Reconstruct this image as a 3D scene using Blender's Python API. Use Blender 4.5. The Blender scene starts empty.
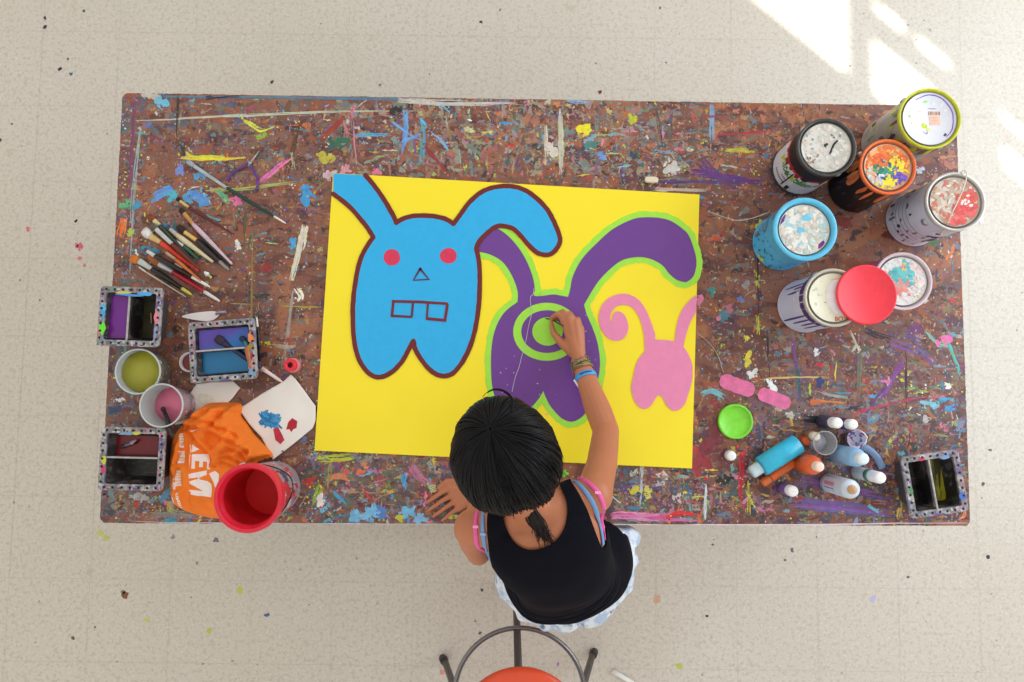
import bpy, bmesh, math, random
from mathutils import Vector, Matrix, noise as mnoise
from mathutils.bvhtree import BVHTree
S = bpy.context.scene
COL = S.collection
PI = math.pi
R = random.Random(11)

# ------------------------------------------------------------------ camera
H = 2.70; FPX = 683.0; TILT = math.radians(4.0); ROLL = math.radians(0.7)
cam_d = bpy.data.cameras.new('camera'); cam = bpy.data.objects.new('camera', cam_d); COL.objects.link(cam)
cam_d.sensor_width = 36.0; cam_d.lens = 36.0 * FPX / 1024.0; cam_d.clip_start = 0.05
cam.matrix_world = Matrix.Translation((0, 0, H)) @ Matrix.Rotation(TILT, 4, 'X') @ Matrix.Rotation(ROLL, 4, 'Z')
S.camera = cam

def P(px, py, z):
    """point of the place at height z that the photograph shows at a pixel"""
    ct, st = math.cos(TILT), math.sin(TILT); cr, sr = math.cos(ROLL), math.sin(ROLL)
    a, b = px - 512.0, 341.0 - py
    dx, dy = a*cr - b*sr, a*sr + b*cr
    d = (dx, FPX*st + dy*ct, -FPX*ct + dy*st)
    t = (H - z) / -d[2]
    return Vector((d[0]*t, d[1]*t, z))
def PX(z): return (H - z) / FPX       # metres per pixel at height z

# ------------------------------------------------------------------ colour, materials
def lin(c):
    f = lambda v: v/12.92 if v <= 0.04045 else ((v+0.055)/1.055)**2.4
    return (f(c[0]/255), f(c[1]/255), f(c[2]/255), 1.0)
_mats = {}
def mat(name, c, rough=0.6, metal=0.0, spec=0.5, alpha=None, trans=0.0, var=0.0, vscale=30.0, bump=0.0, bscale=80.0, coat=0.0):
    if name in _mats: return _mats[name]
    m = bpy.data.materials.new(name); m.use_nodes = True
    nt = m.node_tree; b = nt.nodes['Principled BSDF']
    b.inputs['Base Color'].default_value = lin(c); b.inputs['Roughness'].default_value = rough
    b.inputs['Metallic'].default_value = metal; b.inputs['Specular IOR Level'].default_value = spec
    b.inputs['Transmission Weight'].default_value = trans; b.inputs['Coat Weight'].default_value = coat
    if alpha is not None: b.inputs['Alpha'].default_value = alpha
    tc = nt.nodes.new('ShaderNodeTexCoord')
    if var > 0:
        n = nt.nodes.new('ShaderNodeTexNoise'); n.inputs['Scale'].default_value = vscale; n.inputs['Detail'].default_value = 4
        nt.links.new(tc.outputs['Object'], n.inputs['Vector'])
        mr = nt.nodes.new('ShaderNodeMapRange'); mr.inputs[1].default_value = 0.3; mr.inputs[2].default_value = 0.7
        mr.inputs[3].default_value = 1-var; mr.inputs[4].default_value = 1+var
        nt.links.new(n.outputs['Fac'], mr.inputs[0])
        mx = nt.nodes.new('ShaderNodeVectorMath'); mx.operation = 'SCALE'
        mx.inputs[0].default_value = lin(c)[:3]; nt.links.new(mr.outputs[0], mx.inputs['Scale'])
        nt.links.new(mx.outputs[0], b.inputs['Base Color'])
    if bump > 0:
        n = nt.nodes.new('ShaderNodeTexNoise'); n.inputs['Scale'].default_value = bscale; n.inputs['Detail'].default_value = 3
        nt.links.new(tc.outputs['Object'], n.inputs['Vector'])
        bp = nt.nodes.new('ShaderNodeBump'); bp.inputs['Strength'].default_value = bump; bp.inputs['Distance'].default_value = 0.002
        nt.links.new(n.outputs['Fac'], bp.inputs['Height']); nt.links.new(bp.outputs['Normal'], b.inputs['Normal'])
    _mats[name] = m
    return m

def attr_mat(name, rough=0.5, spec=0.5, var=0.06):
    """dried paint: the pigment of each dab is stored on its faces"""
    if name in _mats: return _mats[name]
    m = bpy.data.materials.new(name); m.use_nodes = True
    nt = m.node_tree; b = nt.nodes['Principled BSDF']
    a = nt.nodes.new('ShaderNodeVertexColor'); a.layer_name = 'Col'
    tc = nt.nodes.new('ShaderNodeTexCoord')
    n = nt.nodes.new('ShaderNodeTexNoise'); n.inputs['Scale'].default_value = 60; n.inputs['Detail'].default_value = 4
    nt.links.new(tc.outputs['Object'], n.inputs['Vector'])
    mr = nt.nodes.new('ShaderNodeMapRange'); mr.inputs[1].default_value = 0.3; mr.inputs[2].default_value = 0.7
    mr.inputs[3].default_value = 1-var; mr.inputs[4].default_value = 1+var
    nt.links.new(n.outputs['Fac'], mr.inputs[0])
    mx = nt.nodes.new('ShaderNodeVectorMath'); mx.operation = 'SCALE'
    nt.links.new(a.outputs['Color'], mx.inputs[0]); nt.links.new(mr.outputs[0], mx.inputs['Scale'])
    nt.links.new(mx.outputs[0], b.inputs['Base Color'])
    b.inputs['Roughness'].default_value = rough; b.inputs['Specular IOR Level'].default_value = spec
    _mats[name] = m
    return m

def splat_mat(name, base, layers, rough=0.6, spec=0.4, soft=0.02, base2=None, b2scale=4.0, stretch=(1,1,1), bump=0.0, metal=0.0):
    """a ground colour with layer on layer of paint specks: (colour, noise scale, threshold, stretch or None)"""
    if name in _mats: return _mats[name]
    m = bpy.data.materials.new(name); m.use_nodes = True
    nt = m.node_tree; b = nt.nodes['Principled BSDF']; L = nt.links.new
    tc = nt.nodes.new('ShaderNodeTexCoord')
    def ns(sc, seed, st, detail=4, dist=0.0):
        mp = nt.nodes.new('ShaderNodeMapping'); mp.inputs['Location'].default_value = (seed*3.17, seed*7.7, seed*1.3)
        mp.inputs['Scale'].default_value = st; L(tc.outputs['Object'], mp.inputs['Vector'])
        n = nt.nodes.new('ShaderNodeTexNoise'); n.inputs['Scale'].default_value = sc; n.inputs['Detail'].default_value = detail
        n.inputs['Distortion'].default_value = dist
        L(mp.outputs[0], n.inputs['Vector']); return n.outputs['Fac']
    cur = None
    def mixc(fac, col, lo, hi, cur):
        mr = nt.nodes.new('ShaderNodeMapRange'); mr.inputs[1].default_value = lo; mr.inputs[2].default_value = hi
        L(fac, mr.inputs[0])
        mx = nt.nodes.new('ShaderNodeMix'); mx.data_type = 'RGBA'
        L(mr.outputs[0], mx.inputs['Factor'])
        if cur is None: mx.inputs['A'].default_value = lin(base)
        else: L(cur, mx.inputs['A'])
        mx.inputs['B'].default_value = lin(col); return mx.outputs['Result']
    if base2: cur = mixc(ns(b2scale, 0.5, stretch, 6), base2, 0.38, 0.62, cur)
    for i, l in enumerate(layers):
        col, sc, th = l[:3]; st = l[3] if len(l) > 3 and l[3] else (1,1,1)
        cur = mixc(ns(sc, i+1, st, 4, 0.4), col, th-soft, th+soft, cur)
    if cur is not None: L(cur, b.inputs['Base Color'])
    else: b.inputs['Base Color'].default_value = lin(base)
    b.inputs['Roughness'].default_value = rough; b.inputs['Specular IOR Level'].default_value = spec; b.inputs['Metallic'].default_value = metal
    if bump > 0:
        bp = nt.nodes.new('ShaderNodeBump'); bp.inputs['Strength'].default_value = bump; bp.inputs['Distance'].default_value = 0.002
        L(ns(90, 9, (1,1,1)), bp.inputs['Height']); L(bp.outputs['Normal'], b.inputs['Normal'])
    _mats[name] = m
    return m

# ------------------------------------------------------------------ mesh collecting
_org = {}
def frame(o, axis, up=None):
    """matrix with +Z along axis at point o"""
    z = Vector(axis).normalized()
    h = Vector(up) if up is not None else (Vector((0,0,1)) if abs(z.z) < 0.9 else Vector((1,0,0)))
    x = h.cross(z).normalized(); y = z.cross(x)
    m = Matrix((x, y, z)).transposed().to_4x4(); m.translation = Vector(o); return m
def M_at(o, rz=0.0): return Matrix.Translation(Vector(o)) @ Matrix.Rotation(rz, 4, 'Z')

class MB:
    def __init__(s): s.v = []; s.f = []; s.m = []; s.c = []; s.s = []
    def add(s, vs, fs, m=0, c=(0.5,0.5,0.5,1), sm=True, M=None):
        k = len(s.v)
        s.v += [tuple(M @ Vector(p)) for p in vs] if M is not None else [tuple(p) for p in vs]
        for i, f in enumerate(fs):
            s.f.append(tuple(k+j for j in f)); s.m.append(m); s.c.append(c); s.s.append(sm)
    def box(s, c, size, M=None, m=0, col=(0.5,0.5,0.5,1), bev=0.0, taper=1.0):
        x, y, z = size[0]/2, size[1]/2, size[2]/2
        if bev <= 0:
            vs = [(c[0]+sx*x*(taper if sz < 0 else 1), c[1]+sy*y*(taper if sz < 0 else 1), c[2]+sz*z) for sz in (-1,1) for sx, sy in ((-1,-1),(1,-1),(1,1),(-1,1))]
            s.add(vs, [(3,2,1,0),(4,5,6,7),(0,1,5,4),(1,2,6,5),(2,3,7,6),(3,0,4,7)], m, col, False, M); return
        ring = lambda e, zz: [(c[0]+sx*(x-e)+dx*0, c[1]+sy*(y-e), zz) for sx, sy in ((-1,-1),(1,-1),(1,1),(-1,1)) for dx in (0,)]
        rings = [ring(bev, c[2]-z), ring(0, c[2]-z+bev), ring(0, c[2]+z-bev), ring(bev, c[2]+z)]
        vs = [p for r_ in rings for p in r_]
        fs = [(3,2,1,0), (12,13,14,15)] + [(4*k+i, 4*k+(i+1)%4, 4*k+4+(i+1)%4, 4*k+4+i) for k in range(3) for i in range(4)]
        s.add(vs, fs, m, col, False, M)
    def lathe(s, prof, M=None, seg=32, m=0, col=(0.5,0.5,0.5,1), cap0=False, cap1=False, sm=True, sx=1.0, sy=1.0):
        """prof: list of (r, z[, material])"""
        n = len(prof); vs = []
        for p in prof:
            for i in range(seg):
                a = 2*PI*i/seg; vs.append((p[0]*math.cos(a)*sx, p[0]*math.sin(a)*sy, p[1]))
        k = len(s.v)
        s.v += [tuple(M @ Vector(p)) for p in vs] if M is not None else vs
        for j in range(n-1):
            mm = prof[j+1][2] if len(prof[j+1]) > 2 else m
            for i in range(seg):
                a, b = k+j*seg+i, k+j*seg+(i+1)%seg
                s.f.append((a, b, b+seg, a+seg)); s.m.append(mm); s.c.append(col); s.s.append(sm)
        if cap0: s.f.append(tuple(k+i for i in reversed(range(seg)))); s.m.append(prof[0][2] if len(prof[0]) > 2 else m); s.c.append(col); s.s.append(False)
        if cap1: s.f.append(tuple(k+(n-1)*seg+i for i in range(seg))); s.m.append(prof[-1][2] if len(prof[-1]) > 2 else m); s.c.append(col); s.s.append(False)
    def tube(s, pts, rad, seg=8, m=0, col=(0.5,0.5,0.5,1), flat=1.0, up=None, caps=True, closed=False):
        pts = [Vector(p) for p in pts]; n = len(pts)
        if not hasattr(rad, '__len__'): rad = [rad]*n
        k = len(s.v); prev = None
        for i, p in enumerate(pts):
            if closed: t = pts[(i+1) % n] - pts[i-1]
            else: t = pts[min(i+1, n-1)] - pts[max(i-1, 0)]
            t = t.normalized() if t.length > 1e-9 else Vector((0,0,1))
            h = Vector(up) if up is not None else prev
            if h is None: h = Vector((0,0,1)) if abs(t.z) < 0.9 else Vector((1,0,0))
            a = h.cross(t); a = a.normalized() if a.length > 1e-6 else t.orthogonal().normalized()
            b = t.cross(a)
            prev = b
            for q in range(seg):
                an = 2*PI*q/seg
                s.v.append(tuple(p + a*math.cos(an)*rad[i] + b*math.sin(an)*rad[i]*flat))
        for j in range(n if closed else n-1):
            for q in range(seg):
                a0, b0 = k+j*seg+q, k+j*seg+(q+1)%seg
                j2 = (j+1) % n
                a1, b1 = k+j2*seg+q, k+j2*seg+(q+1)%seg
                s.f.append((a0, b0, b1, a1)); s.m.append(m); s.c.append(col); s.s.append(True)
        if caps and not closed:
            s.f.append(tuple(k+q for q in reversed(range(seg)))); s.m.append(m); s.c.append(col); s.s.append(False)
            s.f.append(tuple(k+(n-1)*seg+q for q in range(seg))); s.m.append(m); s.c.append(col); s.s.append(False)
    def ball(s, c, r, seg=16, rings=10, m=0, col=(0.5,0.5,0.5,1), M=None):
        if not hasattr(r, '__len__'): r = (r, r, r)
        Mx = (M or Matrix.Identity(4)) @ Matrix.Translation(Vector(c)) @ Matrix.Diagonal((r[0], r[1], r[2], 1))
        prof = [(max(1e-4, math.sin(PI*i/rings)), -math.cos(PI*i/rings)) for i in range(rings+1)]
        s.lathe(prof, Mx, seg, m, col, True, True)
    def poly(s, pts, m=0, col=(0.5,0.5,0.5,1), M=None):
        a = sum(pts[i][0]*pts[(i+1) % len(pts)][1]-pts[(i+1) % len(pts)][0]*pts[i][1] for i in range(len(pts)))
        if a < 0 and M is None: pts = pts[::-1]
        s.add(pts, [tuple(range(len(pts)))], m, col, False, M)
    def build(s, name, mats, parent=None, loc=None):
        me = bpy.data.meshes.new(name)
        if parent is not None: L = _org[parent.name]
        else: L = Vector(loc) if loc is not None else Vector((0,0,0))
        me.from_pydata([(p[0]-L.x, p[1]-L.y, p[2]-L.z) for p in s.v], [], s.f)
        me.validate(clean_customdata=False)
        for mm in (mats if isinstance(mats, (list, tuple)) else [mats]): me.materials.append(mm)
        if len(me.polygons) == len(s.f):
            me.polygons.foreach_set('material_index', s.m); me.polygons.foreach_set('use_smooth', s.s)
            if len(set(s.c)) > 1 or s.c[0] != (0.5,0.5,0.5,1):
                at = me.color_attributes.new('Col', 'FLOAT_COLOR', 'CORNER'); arr = []
                for f, c in zip(s.f, s.c): arr += list(c)*len(f)
                at.data.foreach_set('color', arr)
        me.update()
        o = bpy.data.objects.new(name, me); COL.objects.link(o)
        if parent is not None: o.parent = parent
        else: o.location = L
        _org[o.name] = L
        return o

def tag(o, label=None, cat=None, group=None, kind=None):
    if label: o['label'] = label
    if cat: o['category'] = cat
    if group: o['group'] = group
    if kind: o['kind'] = kind
    return o
def thing(name, label, cat, loc, group=None):
    o = bpy.data.objects.new(name, None); COL.objects.link(o); o.location = loc; o.empty_display_size = 0.05
    _org[o.name] = Vector(loc)
    return tag(o, label, cat, group)

# ------------------------------------------------------------------ flat paint shapes
def spline(pts, k=5, closed=False):
    n = len(pts); out = []
    rng = range(n) if closed else range(n-1)
    g = lambda i: pts[i % n] if closed else pts[max(0, min(n-1, i))]
    for i in rng:
        p0, p1, p2, p3 = g(i-1), g(i), g(i+1), g(i+2)
        for j in range(k):
            t = j/k
            out.append(tuple(0.5*((2*p1[d]) + (-p0[d]+p2[d])*t + (2*p0[d]-5*p1[d]+4*p2[d]-p3[d])*t*t + (-p0[d]+3*p1[d]-3*p2[d]+p3[d])*t**3) for d in range(len(p1))))
    if not closed: out.append(tuple(pts[-1]))
    return out
def blob(cx, cy, rx, ry, rot=0.0, irr=0.25, n=18, rr=R):
    ph = [rr.uniform(0, 2*PI) for _ in range(4)]; am = [rr.uniform(0, irr)/(i+1)**0.6 for i in range(4)]
    out = []
    for i in range(n):
        a = 2*PI*i/n; q = 1 + sum(am[j]*math.sin((j+2)*a+ph[j]) for j in range(4))
        x, y = rx*q*math.cos(a), ry*q*math.sin(a)
        out.append((cx+x*math.cos(rot)-y*math.sin(rot), cy+x*math.sin(rot)+y*math.cos(rot)))
    return out
def ribbon(pts, w, rough=0.0, rr=R, closed=False):
    """outline (left side list, right side list) of a stroke; w number or function of 0..1"""
    n = len(pts); Lf, Rt = [], []
    for i in range(n):
        a = pts[(i-1) % n] if closed else pts[max(0, i-1)]; b = pts[(i+1) % n] if closed else pts[min(n-1, i+1)]
        dx, dy = b[0]-a[0], b[1]-a[1]; l = math.hypot(dx, dy) or 1
        ww = (w(i/(n-1)) if callable(w) else w)/2
        w1 = ww*(1+rr.uniform(-rough, rough)); w2 = ww*(1+rr.uniform(-rough, rough))
        Lf.append((pts[i][0]-dy/l*w1, pts[i][1]+dx/l*w1)); Rt.append((pts[i][0]+dy/l*w2, pts[i][1]-dx/l*w2))
    return Lf, Rt
def add_ribbon(mb, pts, w, to3, m=0, col=(0.5,0.5,0.5,1), rough=0.0, rr=R, closed=False):
    Lf, Rt = ribbon(pts, w, rough, rr, closed); n = len(pts); vs = [to3(*p) for p in Lf] + [to3(*p) for p in Rt]
    fs = [(i, n+i, n+(i+1) % n, (i+1) % n) for i in range(n if closed else n-1)]
    # faces look up
    a, b, c = vs[fs[0][0]], vs[fs[0][1]], vs[fs[0][2]]
    if (Vector(b)-Vector(a)).cross(Vector(c)-Vector(a)).z < 0: fs = [f[::-1] for f in fs]
    mb.add(vs, fs, m, col, False)

PAL = [(60,150,205),(90,185,215),(235,220,60),(225,120,170),(110,60,140),(200,50,50),(235,235,225),(60,120,80),(170,205,90),(225,120,50),(35,40,60),(40,110,120),(150,150,150),(130,160,200),(90,30,40)]

# ------------------------------------------------------------------ render settings, light
S.view_settings.view_transform = 'Standard'; S.view_settings.look = 'None'; S.view_settings.gamma = 1.0
S.view_settings.use_curve_mapping = False; S.view_settings.exposure = 0.33
w = bpy.data.worlds.new('world'); S.world = w; w.use_nodes = True
w.node_tree.nodes['Background'].inputs[0].default_value = (1.0, 0.965, 0.90, 1); w.node_tree.nodes['Background'].inputs[1].default_value = 0.70
def area(name, loc, target, size, power, col):
    l = bpy.data.lights.new(name, 'AREA'); l.shape = 'RECTANGLE'; l.size, l.size_y = size; l.energy = power; l.color = col
    o = bpy.data.objects.new(name, l); COL.objects.link(o); o.location = loc
    o.rotation_euler = (Vector(target)-Vector(loc)).to_track_quat('-Z', 'Y').to_euler(); return o
area('window_daylight', (3.3, 0.9, 2.0), (0.9, 0.5, 0.4), (3.2, 1.7), 76, (0.80, 0.89, 1.0))
sun_e = 0.8
sl = bpy.data.lights.new('sun', 'SUN'); sl.energy = 12.0; sl.angle = math.radians(0.9); sl.color = (1.0, 0.97, 0.9)
so = bpy.data.objects.new('sun', sl); COL.objects.link(so)
so.rotation_euler = Vector((-1, 0.85, -sun_e)).to_track_quat('-Z', 'Y').to_euler()

# ------------------------------------------------------------------ floor
fl = MB(); fl.add([(-4.2,-4,0),(3.7,-4,0),(3.7,4.5,0),(-4.2,4.5,0)], [(0,1,2,3)], 0, (0.5,0.5,0.5,1), False)
RF = random.Random(5)
def fdot(px, py, rpx, c, irr=0.35, asp=1.0, rot=0.0):
    p = P(px, py, 0); r = rpx*PX(0)
    fl.poly([(x, y, 0.0006) for x, y in blob(p.x, p.y, r, r*asp, rot, irr, 12, RF)], 1, lin(c))
for px, py, r_, c in ((45,18,1.6,(60,50,60)),(45,27,2,(70,50,70)),(60,69,2,(60,50,70)),(68,59,1.3,(150,60,70)),(71,74,1.8,(70,110,150)),(84,11,1.5,(90,80,80)),
    (76,221,1.6,(50,45,50)),(28,229,2.2,(220,110,130)),(80,246,3.2,(215,100,130)),(272,82,1.8,(90,50,60)),(125,595,3.5,(130,85,55)),(123,592,2,(120,120,90)),
    (240,590,3,(200,200,80)),(209,631,2.6,(190,200,70)),(197,563,1.5,(140,150,140)),(267,615,2.2,(70,110,150)),(73,638,1.8,(100,95,95)),(95,627,1,(80,75,75)),
    (147,620,2.6,(205,200,120)),(216,540,2.6,(135,120,125)),(173,537,2,(150,140,145)),(481,22,1.6,(60,55,60)),(600,92,2,(110,60,60)),(792,550,2,(110,110,120)),
    (988,557,2,(60,60,70)),(785,560,1.3,(110,100,100)),(908,577,1.4,(120,80,90)),(707,616,1.4,(70,60,60)),(679,666,3,(190,195,90)),(657,599,4,(210,170,140)),
    (873,599,3,(185,180,220)),(482,590,1.5,(90,80,80)),(480,633,1.5,(90,80,100)),(470,650,2.5,(200,205,160)),(442,672,2.5,(225,150,140)),(558,664,1.6,(170,130,190)),
    (930,30,1.4,(160,155,160)),(908,25,1.2,(150,150,160)),(850,66,1.2,(160,150,150)),(1007,137,2,(220,190,190)),(990,450,1.6,(120,100,90)),(983,484,1.8,(110,80,70)),
    (500,10,1.2,(120,110,110)),(380,85,1.3,(120,90,90)),(12,124,1.2,(120,110,110)),(0,140,2,(80,80,80)),(660,8,1.4,(110,105,100)),(655,300,1,(120,110,110)),(100,533,3,(195,200,110)),(106,538,3,(195,200,110)),(40,300,1,(120,110,110))):
    fdot(px, py, r_, c)
for q in range(5): fdot(82+RF.uniform(-6,4), 262+RF.uniform(-25,30), RF.uniform(0.8,2.2), (215,120,140))
for q in range(760):
    px, py = RF.uniform(-40,1064), RF.uniform(-40,720)
    v = RF.choice([(150,140,130),(165,155,145),(135,125,118),(120,112,108),(185,175,160),(150,140,130),(165,155,145),(200,195,120),(205,150,150)])
    fdot(px, py, RF.choice([0.3,0.4,0.5,0.7,0.9,1.1]), v, 0.4, RF.uniform(0.4,1), RF.uniform(0,3))
# grout: thin seams between the tiles
floor_m = splat_mat('floor_linoleum', (206,199,187), [((196,188,176), 70, 0.56), ((216,210,200), 110, 0.6), ((176,166,152), 260, 0.66), ((226,221,212), 240, 0.66), ((198,186,170), 20, 0.7)], rough=0.38, spec=0.35, soft=0.05, base2=(210,203,192), b2scale=1.3)
def seam(a, b, wpx):
    add_ribbon(fl, [a, b], wpx, lambda x, y: (x, y, 0.0004), 1, lin((192,184,172)))
T = 0.3125
for k in range(-12, 12): seam((-1.62+T*(k+0), -4), (-1.62+T*k, 4.4), 0.0014)
for k in range(-10, 14): seam((-4.1, -0.752+T*k), (3.6, -0.752+T*k), 0.0014)
fo = fl.build('floor', [floor_m, attr_mat('floor_paint', 0.5, 0.3)]); tag(fo, kind='structure')

# unseen wall added to mask the sun; openings traced back from the floor patches
E_ = sun_e; WX = 3.6
opens = [((0.40,1.345),(2.413,3.4)), ((1.43,1.70),(2.43,2.686)), ((1.44,1.58),(2.785,2.86)), ((1.61,1.76),(2.785,2.86)), ((1.94,2.4),(2.76,2.83)), ((1.94,2.4),(2.56,2.685))]
ysp = sorted({-9.5, 4.4} | {c-0.85*WX for o in opens for c in o[1]}); zsp = sorted({0.0, 6.6} | {E_*(WX-x) for o in opens for x in o[0]})
wl = MB()
for i in range(len(ysp)-1):
    for j in range(len(zsp)-1):
        ym, zm = (ysp[i]+ysp[i+1])/2, (zsp[j]+zsp[j+1])/2
        if any(o[1][0] < ym+0.85*WX < o[1][1] and o[0][0] < WX-zm/E_ < o[0][1] for o in opens): continue
        wl.box((WX+0.02, ym, zm), (0.04, ysp[i+1]-ysp[i], zsp[j+1]-zsp[j]))
tag(wl.build('sun_gobo_wall', mat('wall_paint', (235,232,225), 0.8)), kind='structure')

# ------------------------------------------------------------------ table
TX0, TX1, TY0, TY1, TZ = -1.153, 1.296, -0.380, 0.845, 0.75
def skew(x, y):
    k = (x-TX0)/(TX1-TX0)
    return y + (.009*(1-k) if y > .3 else -.0114+.0215*k)
table = thing('work_table', 'long wooden work table covered all over in layers of dried paint', 'table', (0.07, 0.23, 0))
tb = MB()
def rrect(x0, y0, x1, y1, r, z, n=5):
    out = []
    for cx, cy, a0 in ((x1-r, y1-r, 0), (x0+r, y1-r, 90), (x0+r, y0+r, 180), (x1-r, y0+r, 270)):
        for i in range(n+1):
            a = math.radians(a0+90*i/n); out.append((cx+r*math.cos(a), cy+r*math.sin(a), z))
    return out
rg = [rrect(TX0+0.002, TY0+0.002, TX1-0.002, TY1-0.002, 0.016, TZ-0.03), rrect(TX0, TY0, TX1, TY1, 0.018, TZ-0.028), rrect(TX0, TY0, TX1, TY1, 0.018, TZ-0.002), rrect(TX0+0.002, TY0+0.002, TX1-0.002, TY1-0.002, 0.016, TZ)]
n_ = len(rg[0])
rg = [[(x, skew(x, y), z) for x, y, z in q] for q in rg]
tb.add([p for r_ in rg for p in r_], [tuple(reversed(range(n_)))], 1, sm=False)
k0 = 0
for k in range(3):
    for i in range(n_):
        tb.f.append((k*n_+i, k*n_+(i+1) % n_, (k+1)*n_+(i+1) % n_, (k+1)*n_+i)); tb.m.append(1); tb.c.append((0.5,0.5,0.5,1)); tb.s.append(False)
tb.f.append(tuple(3*n_+i for i in range(n_))); tb.m.append(0); tb.c.append((0.5,0.5,0.5,1)); tb.s.append(False)
RT = random.Random(77)
_grid = {}
def tz(pts):
    # painter's order: each dab lies just above whatever it covers
    x0, x1 = min(p[0] for p in pts), max(p[0] for p in pts); y0, y1 = min(p[1] for p in pts), max(p[1] for p in pts); g = .02
    cells = [(i, j) for i in range(int(x0//g), int(x1//g)+1) for j in range(int(y0//g), int(y1//g)+1)]; L_ = 0
    for c_ in cells:
        for a0, a1, b0, b1, l_ in _grid.get(c_, ()):
            if a0 <= x1 and a1 >= x0 and b0 <= y1 and b1 >= y0 and l_ >= L_: L_ = l_+1
    for c_ in cells: _grid.setdefault(c_, []).append((x0, x1, y0, y1, L_))
    return TZ + 0.00012 + min(L_, 230)*5e-6
def t3(z): return lambda x, y: (x, y, z)
def clampT(p): return (min(max(p[0], TX0+0.001), TX1-0.001), min(max(p[1], skew(p[0], TY0)+0.001), skew(p[0], TY1)-0.001))
def tpoly(pts, c):
    pts = [clampT(p) for p in pts]; z = tz(pts); tb.poly([(x, y, z) for x, y in pts], 2, lin(c))
def tw(px, py): p = P(px, py, TZ); return (p.x, p.y)
def tblob(px, py, rpx, c, asp=1.0, rot=0.0, irr=0.3, n=16):
    x, y = tw(px, py); tpoly(blob(x, y, rpx*PX(TZ), rpx*asp*PX(TZ), rot, irr, n, RT), c)
def ragged(pts, wpx, c):
    # a brush drag: ragged side-by-side streaks that start, stop and skip
    n = 2 if wpx < 3 else (4 if wpx < 6 else 6); q = spline([(float(a), float(b)) for a, b in pts], 4); L_ = len(q)
    for j in range(n):
        off = (j-(n-1)/2)*wpx/n*.95; t0, t1 = RT.uniform(0, .25), RT.uniform(.72, 1.0)
        if RT.random() < .3: t0, t1 = (RT.uniform(0,.1), RT.uniform(.3,.6)) if RT.random() < .5 else (RT.uniform(.35,.6), 1.0)
        seg_ = [(a+RT.uniform(-.4,.4), b+RT.uniform(-.4,.4)) for a, b in q[int(t0*(L_-1)):int(t1*(L_-1))+1]]
        if len(seg_) < 2: continue
        dx, dy = seg_[-1][0]-seg_[0][0], seg_[-1][1]-seg_[0][1]; l = math.hypot(dx, dy) or 1
        tstroke([(a-dy/l*off, b+dx/l*off) for a, b in seg_], wpx/n*RT.uniform(.9, 1.7), jit(c, 16), .55, .8, 3)
    for j in range(int(3+wpx)):
        a, b = RT.choice(q); tblob(a+RT.gauss(0, wpx*.8+1), b+RT.gauss(0, wpx*.8+1), RT.uniform(.35, 1.1), jit(c, 22), 1, 0, .4, 8)
def splotch(px, py, r_, c, asp):
    a0 = RT.uniform(-.4, .4); tblob(px, py, r_*.92, c, asp, a0, .5, 30)
    for j in range(int(4+r_)):
        an = RT.uniform(0, 2*PI); d = r_*RT.uniform(.5, 1.25); tblob(px+math.cos(an)*d, py+math.sin(an)*d*asp, r_*RT.uniform(.10, .32), jit(c, 20), RT.uniform(.5,1), an, .5, 12)
def tstroke(pts, wpx, c, rough=0.25, taper=0.5, k=4, dens=1):
    q = spline([tw(*p) for p in pts], k)
    q = [clampT(p) for p in q]; wm = wpx*PX(TZ)
    z = tz([(p[0]-wm/2, p[1]-wm/2) for p in q]+[(p[0]+wm/2, p[1]+wm/2) for p in q])
    add_ribbon(tb, q, lambda t: wm*(1-taper*abs(2*t-1)**3), lambda x, y: (*clampT((x, y)), z), 2, lin(c), rough, RT)
def jit(c, a=14): return tuple(max(0, min(255, v+RT.uniform(-a, a))) for v in c)
muted = [(110,130,150),(150,150,140),(165,110,90),(120,70,65),(95,60,90),(85,110,100),(140,130,80),(70,60,70),(170,140,120),(60,80,110),(130,80,70),(90,75,70)]
# busy places (px box, how many dabs, mean size)
# tinted grounds left by years of wiping
for (x0, y0, x1, y1), cnt, cols in (((118,96,330,130),60,[(130,100,95),(90,100,120),(120,75,65)]),((330,96,700,176),300,[(150,118,98),(126,124,112),(160,112,92),(120,132,120),(112,84,84),(150,140,120),(168,96,84)]),
    ((700,96,955,190),150,[(176,112,80),(186,122,88),(150,96,76)]),((740,400,965,524),330,[(92,72,94),(76,66,84),(112,82,104),(84,60,64),(104,100,112),(70,60,64)]),((300,452,460,524),170,[(100,84,84),(92,90,86),(84,72,70),(120,88,84),(96,100,92)]),
    ((600,468,740,524),150,[(80,70,84),(64,60,68),(110,70,80),(90,84,84)]),((770,335,965,420),170,[(112,78,80),(124,92,92),(96,72,90),(120,104,100)]),((100,490,220,522),60,[(130,116,112),(100,90,96),(120,88,80)]),((700,395,750,470),50,[(128,60,62),(112,56,60)]),
    ((110,96,140,500),90,[(110,90,96),(96,100,112),(124,84,70)])):
    for q in range(cnt):
        px, py = RT.uniform(x0, x1), RT.uniform(y0, y1); x, y = tw(px, py); c = jit(RT.choice(cols), 9); r_ = RT.uniform(2.5, 7)
        tblob(px, py, r_, c, RT.uniform(.25,.8), RT.choice([0, PI/2, RT.uniform(0,PI)]), .7, 22)
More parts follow.
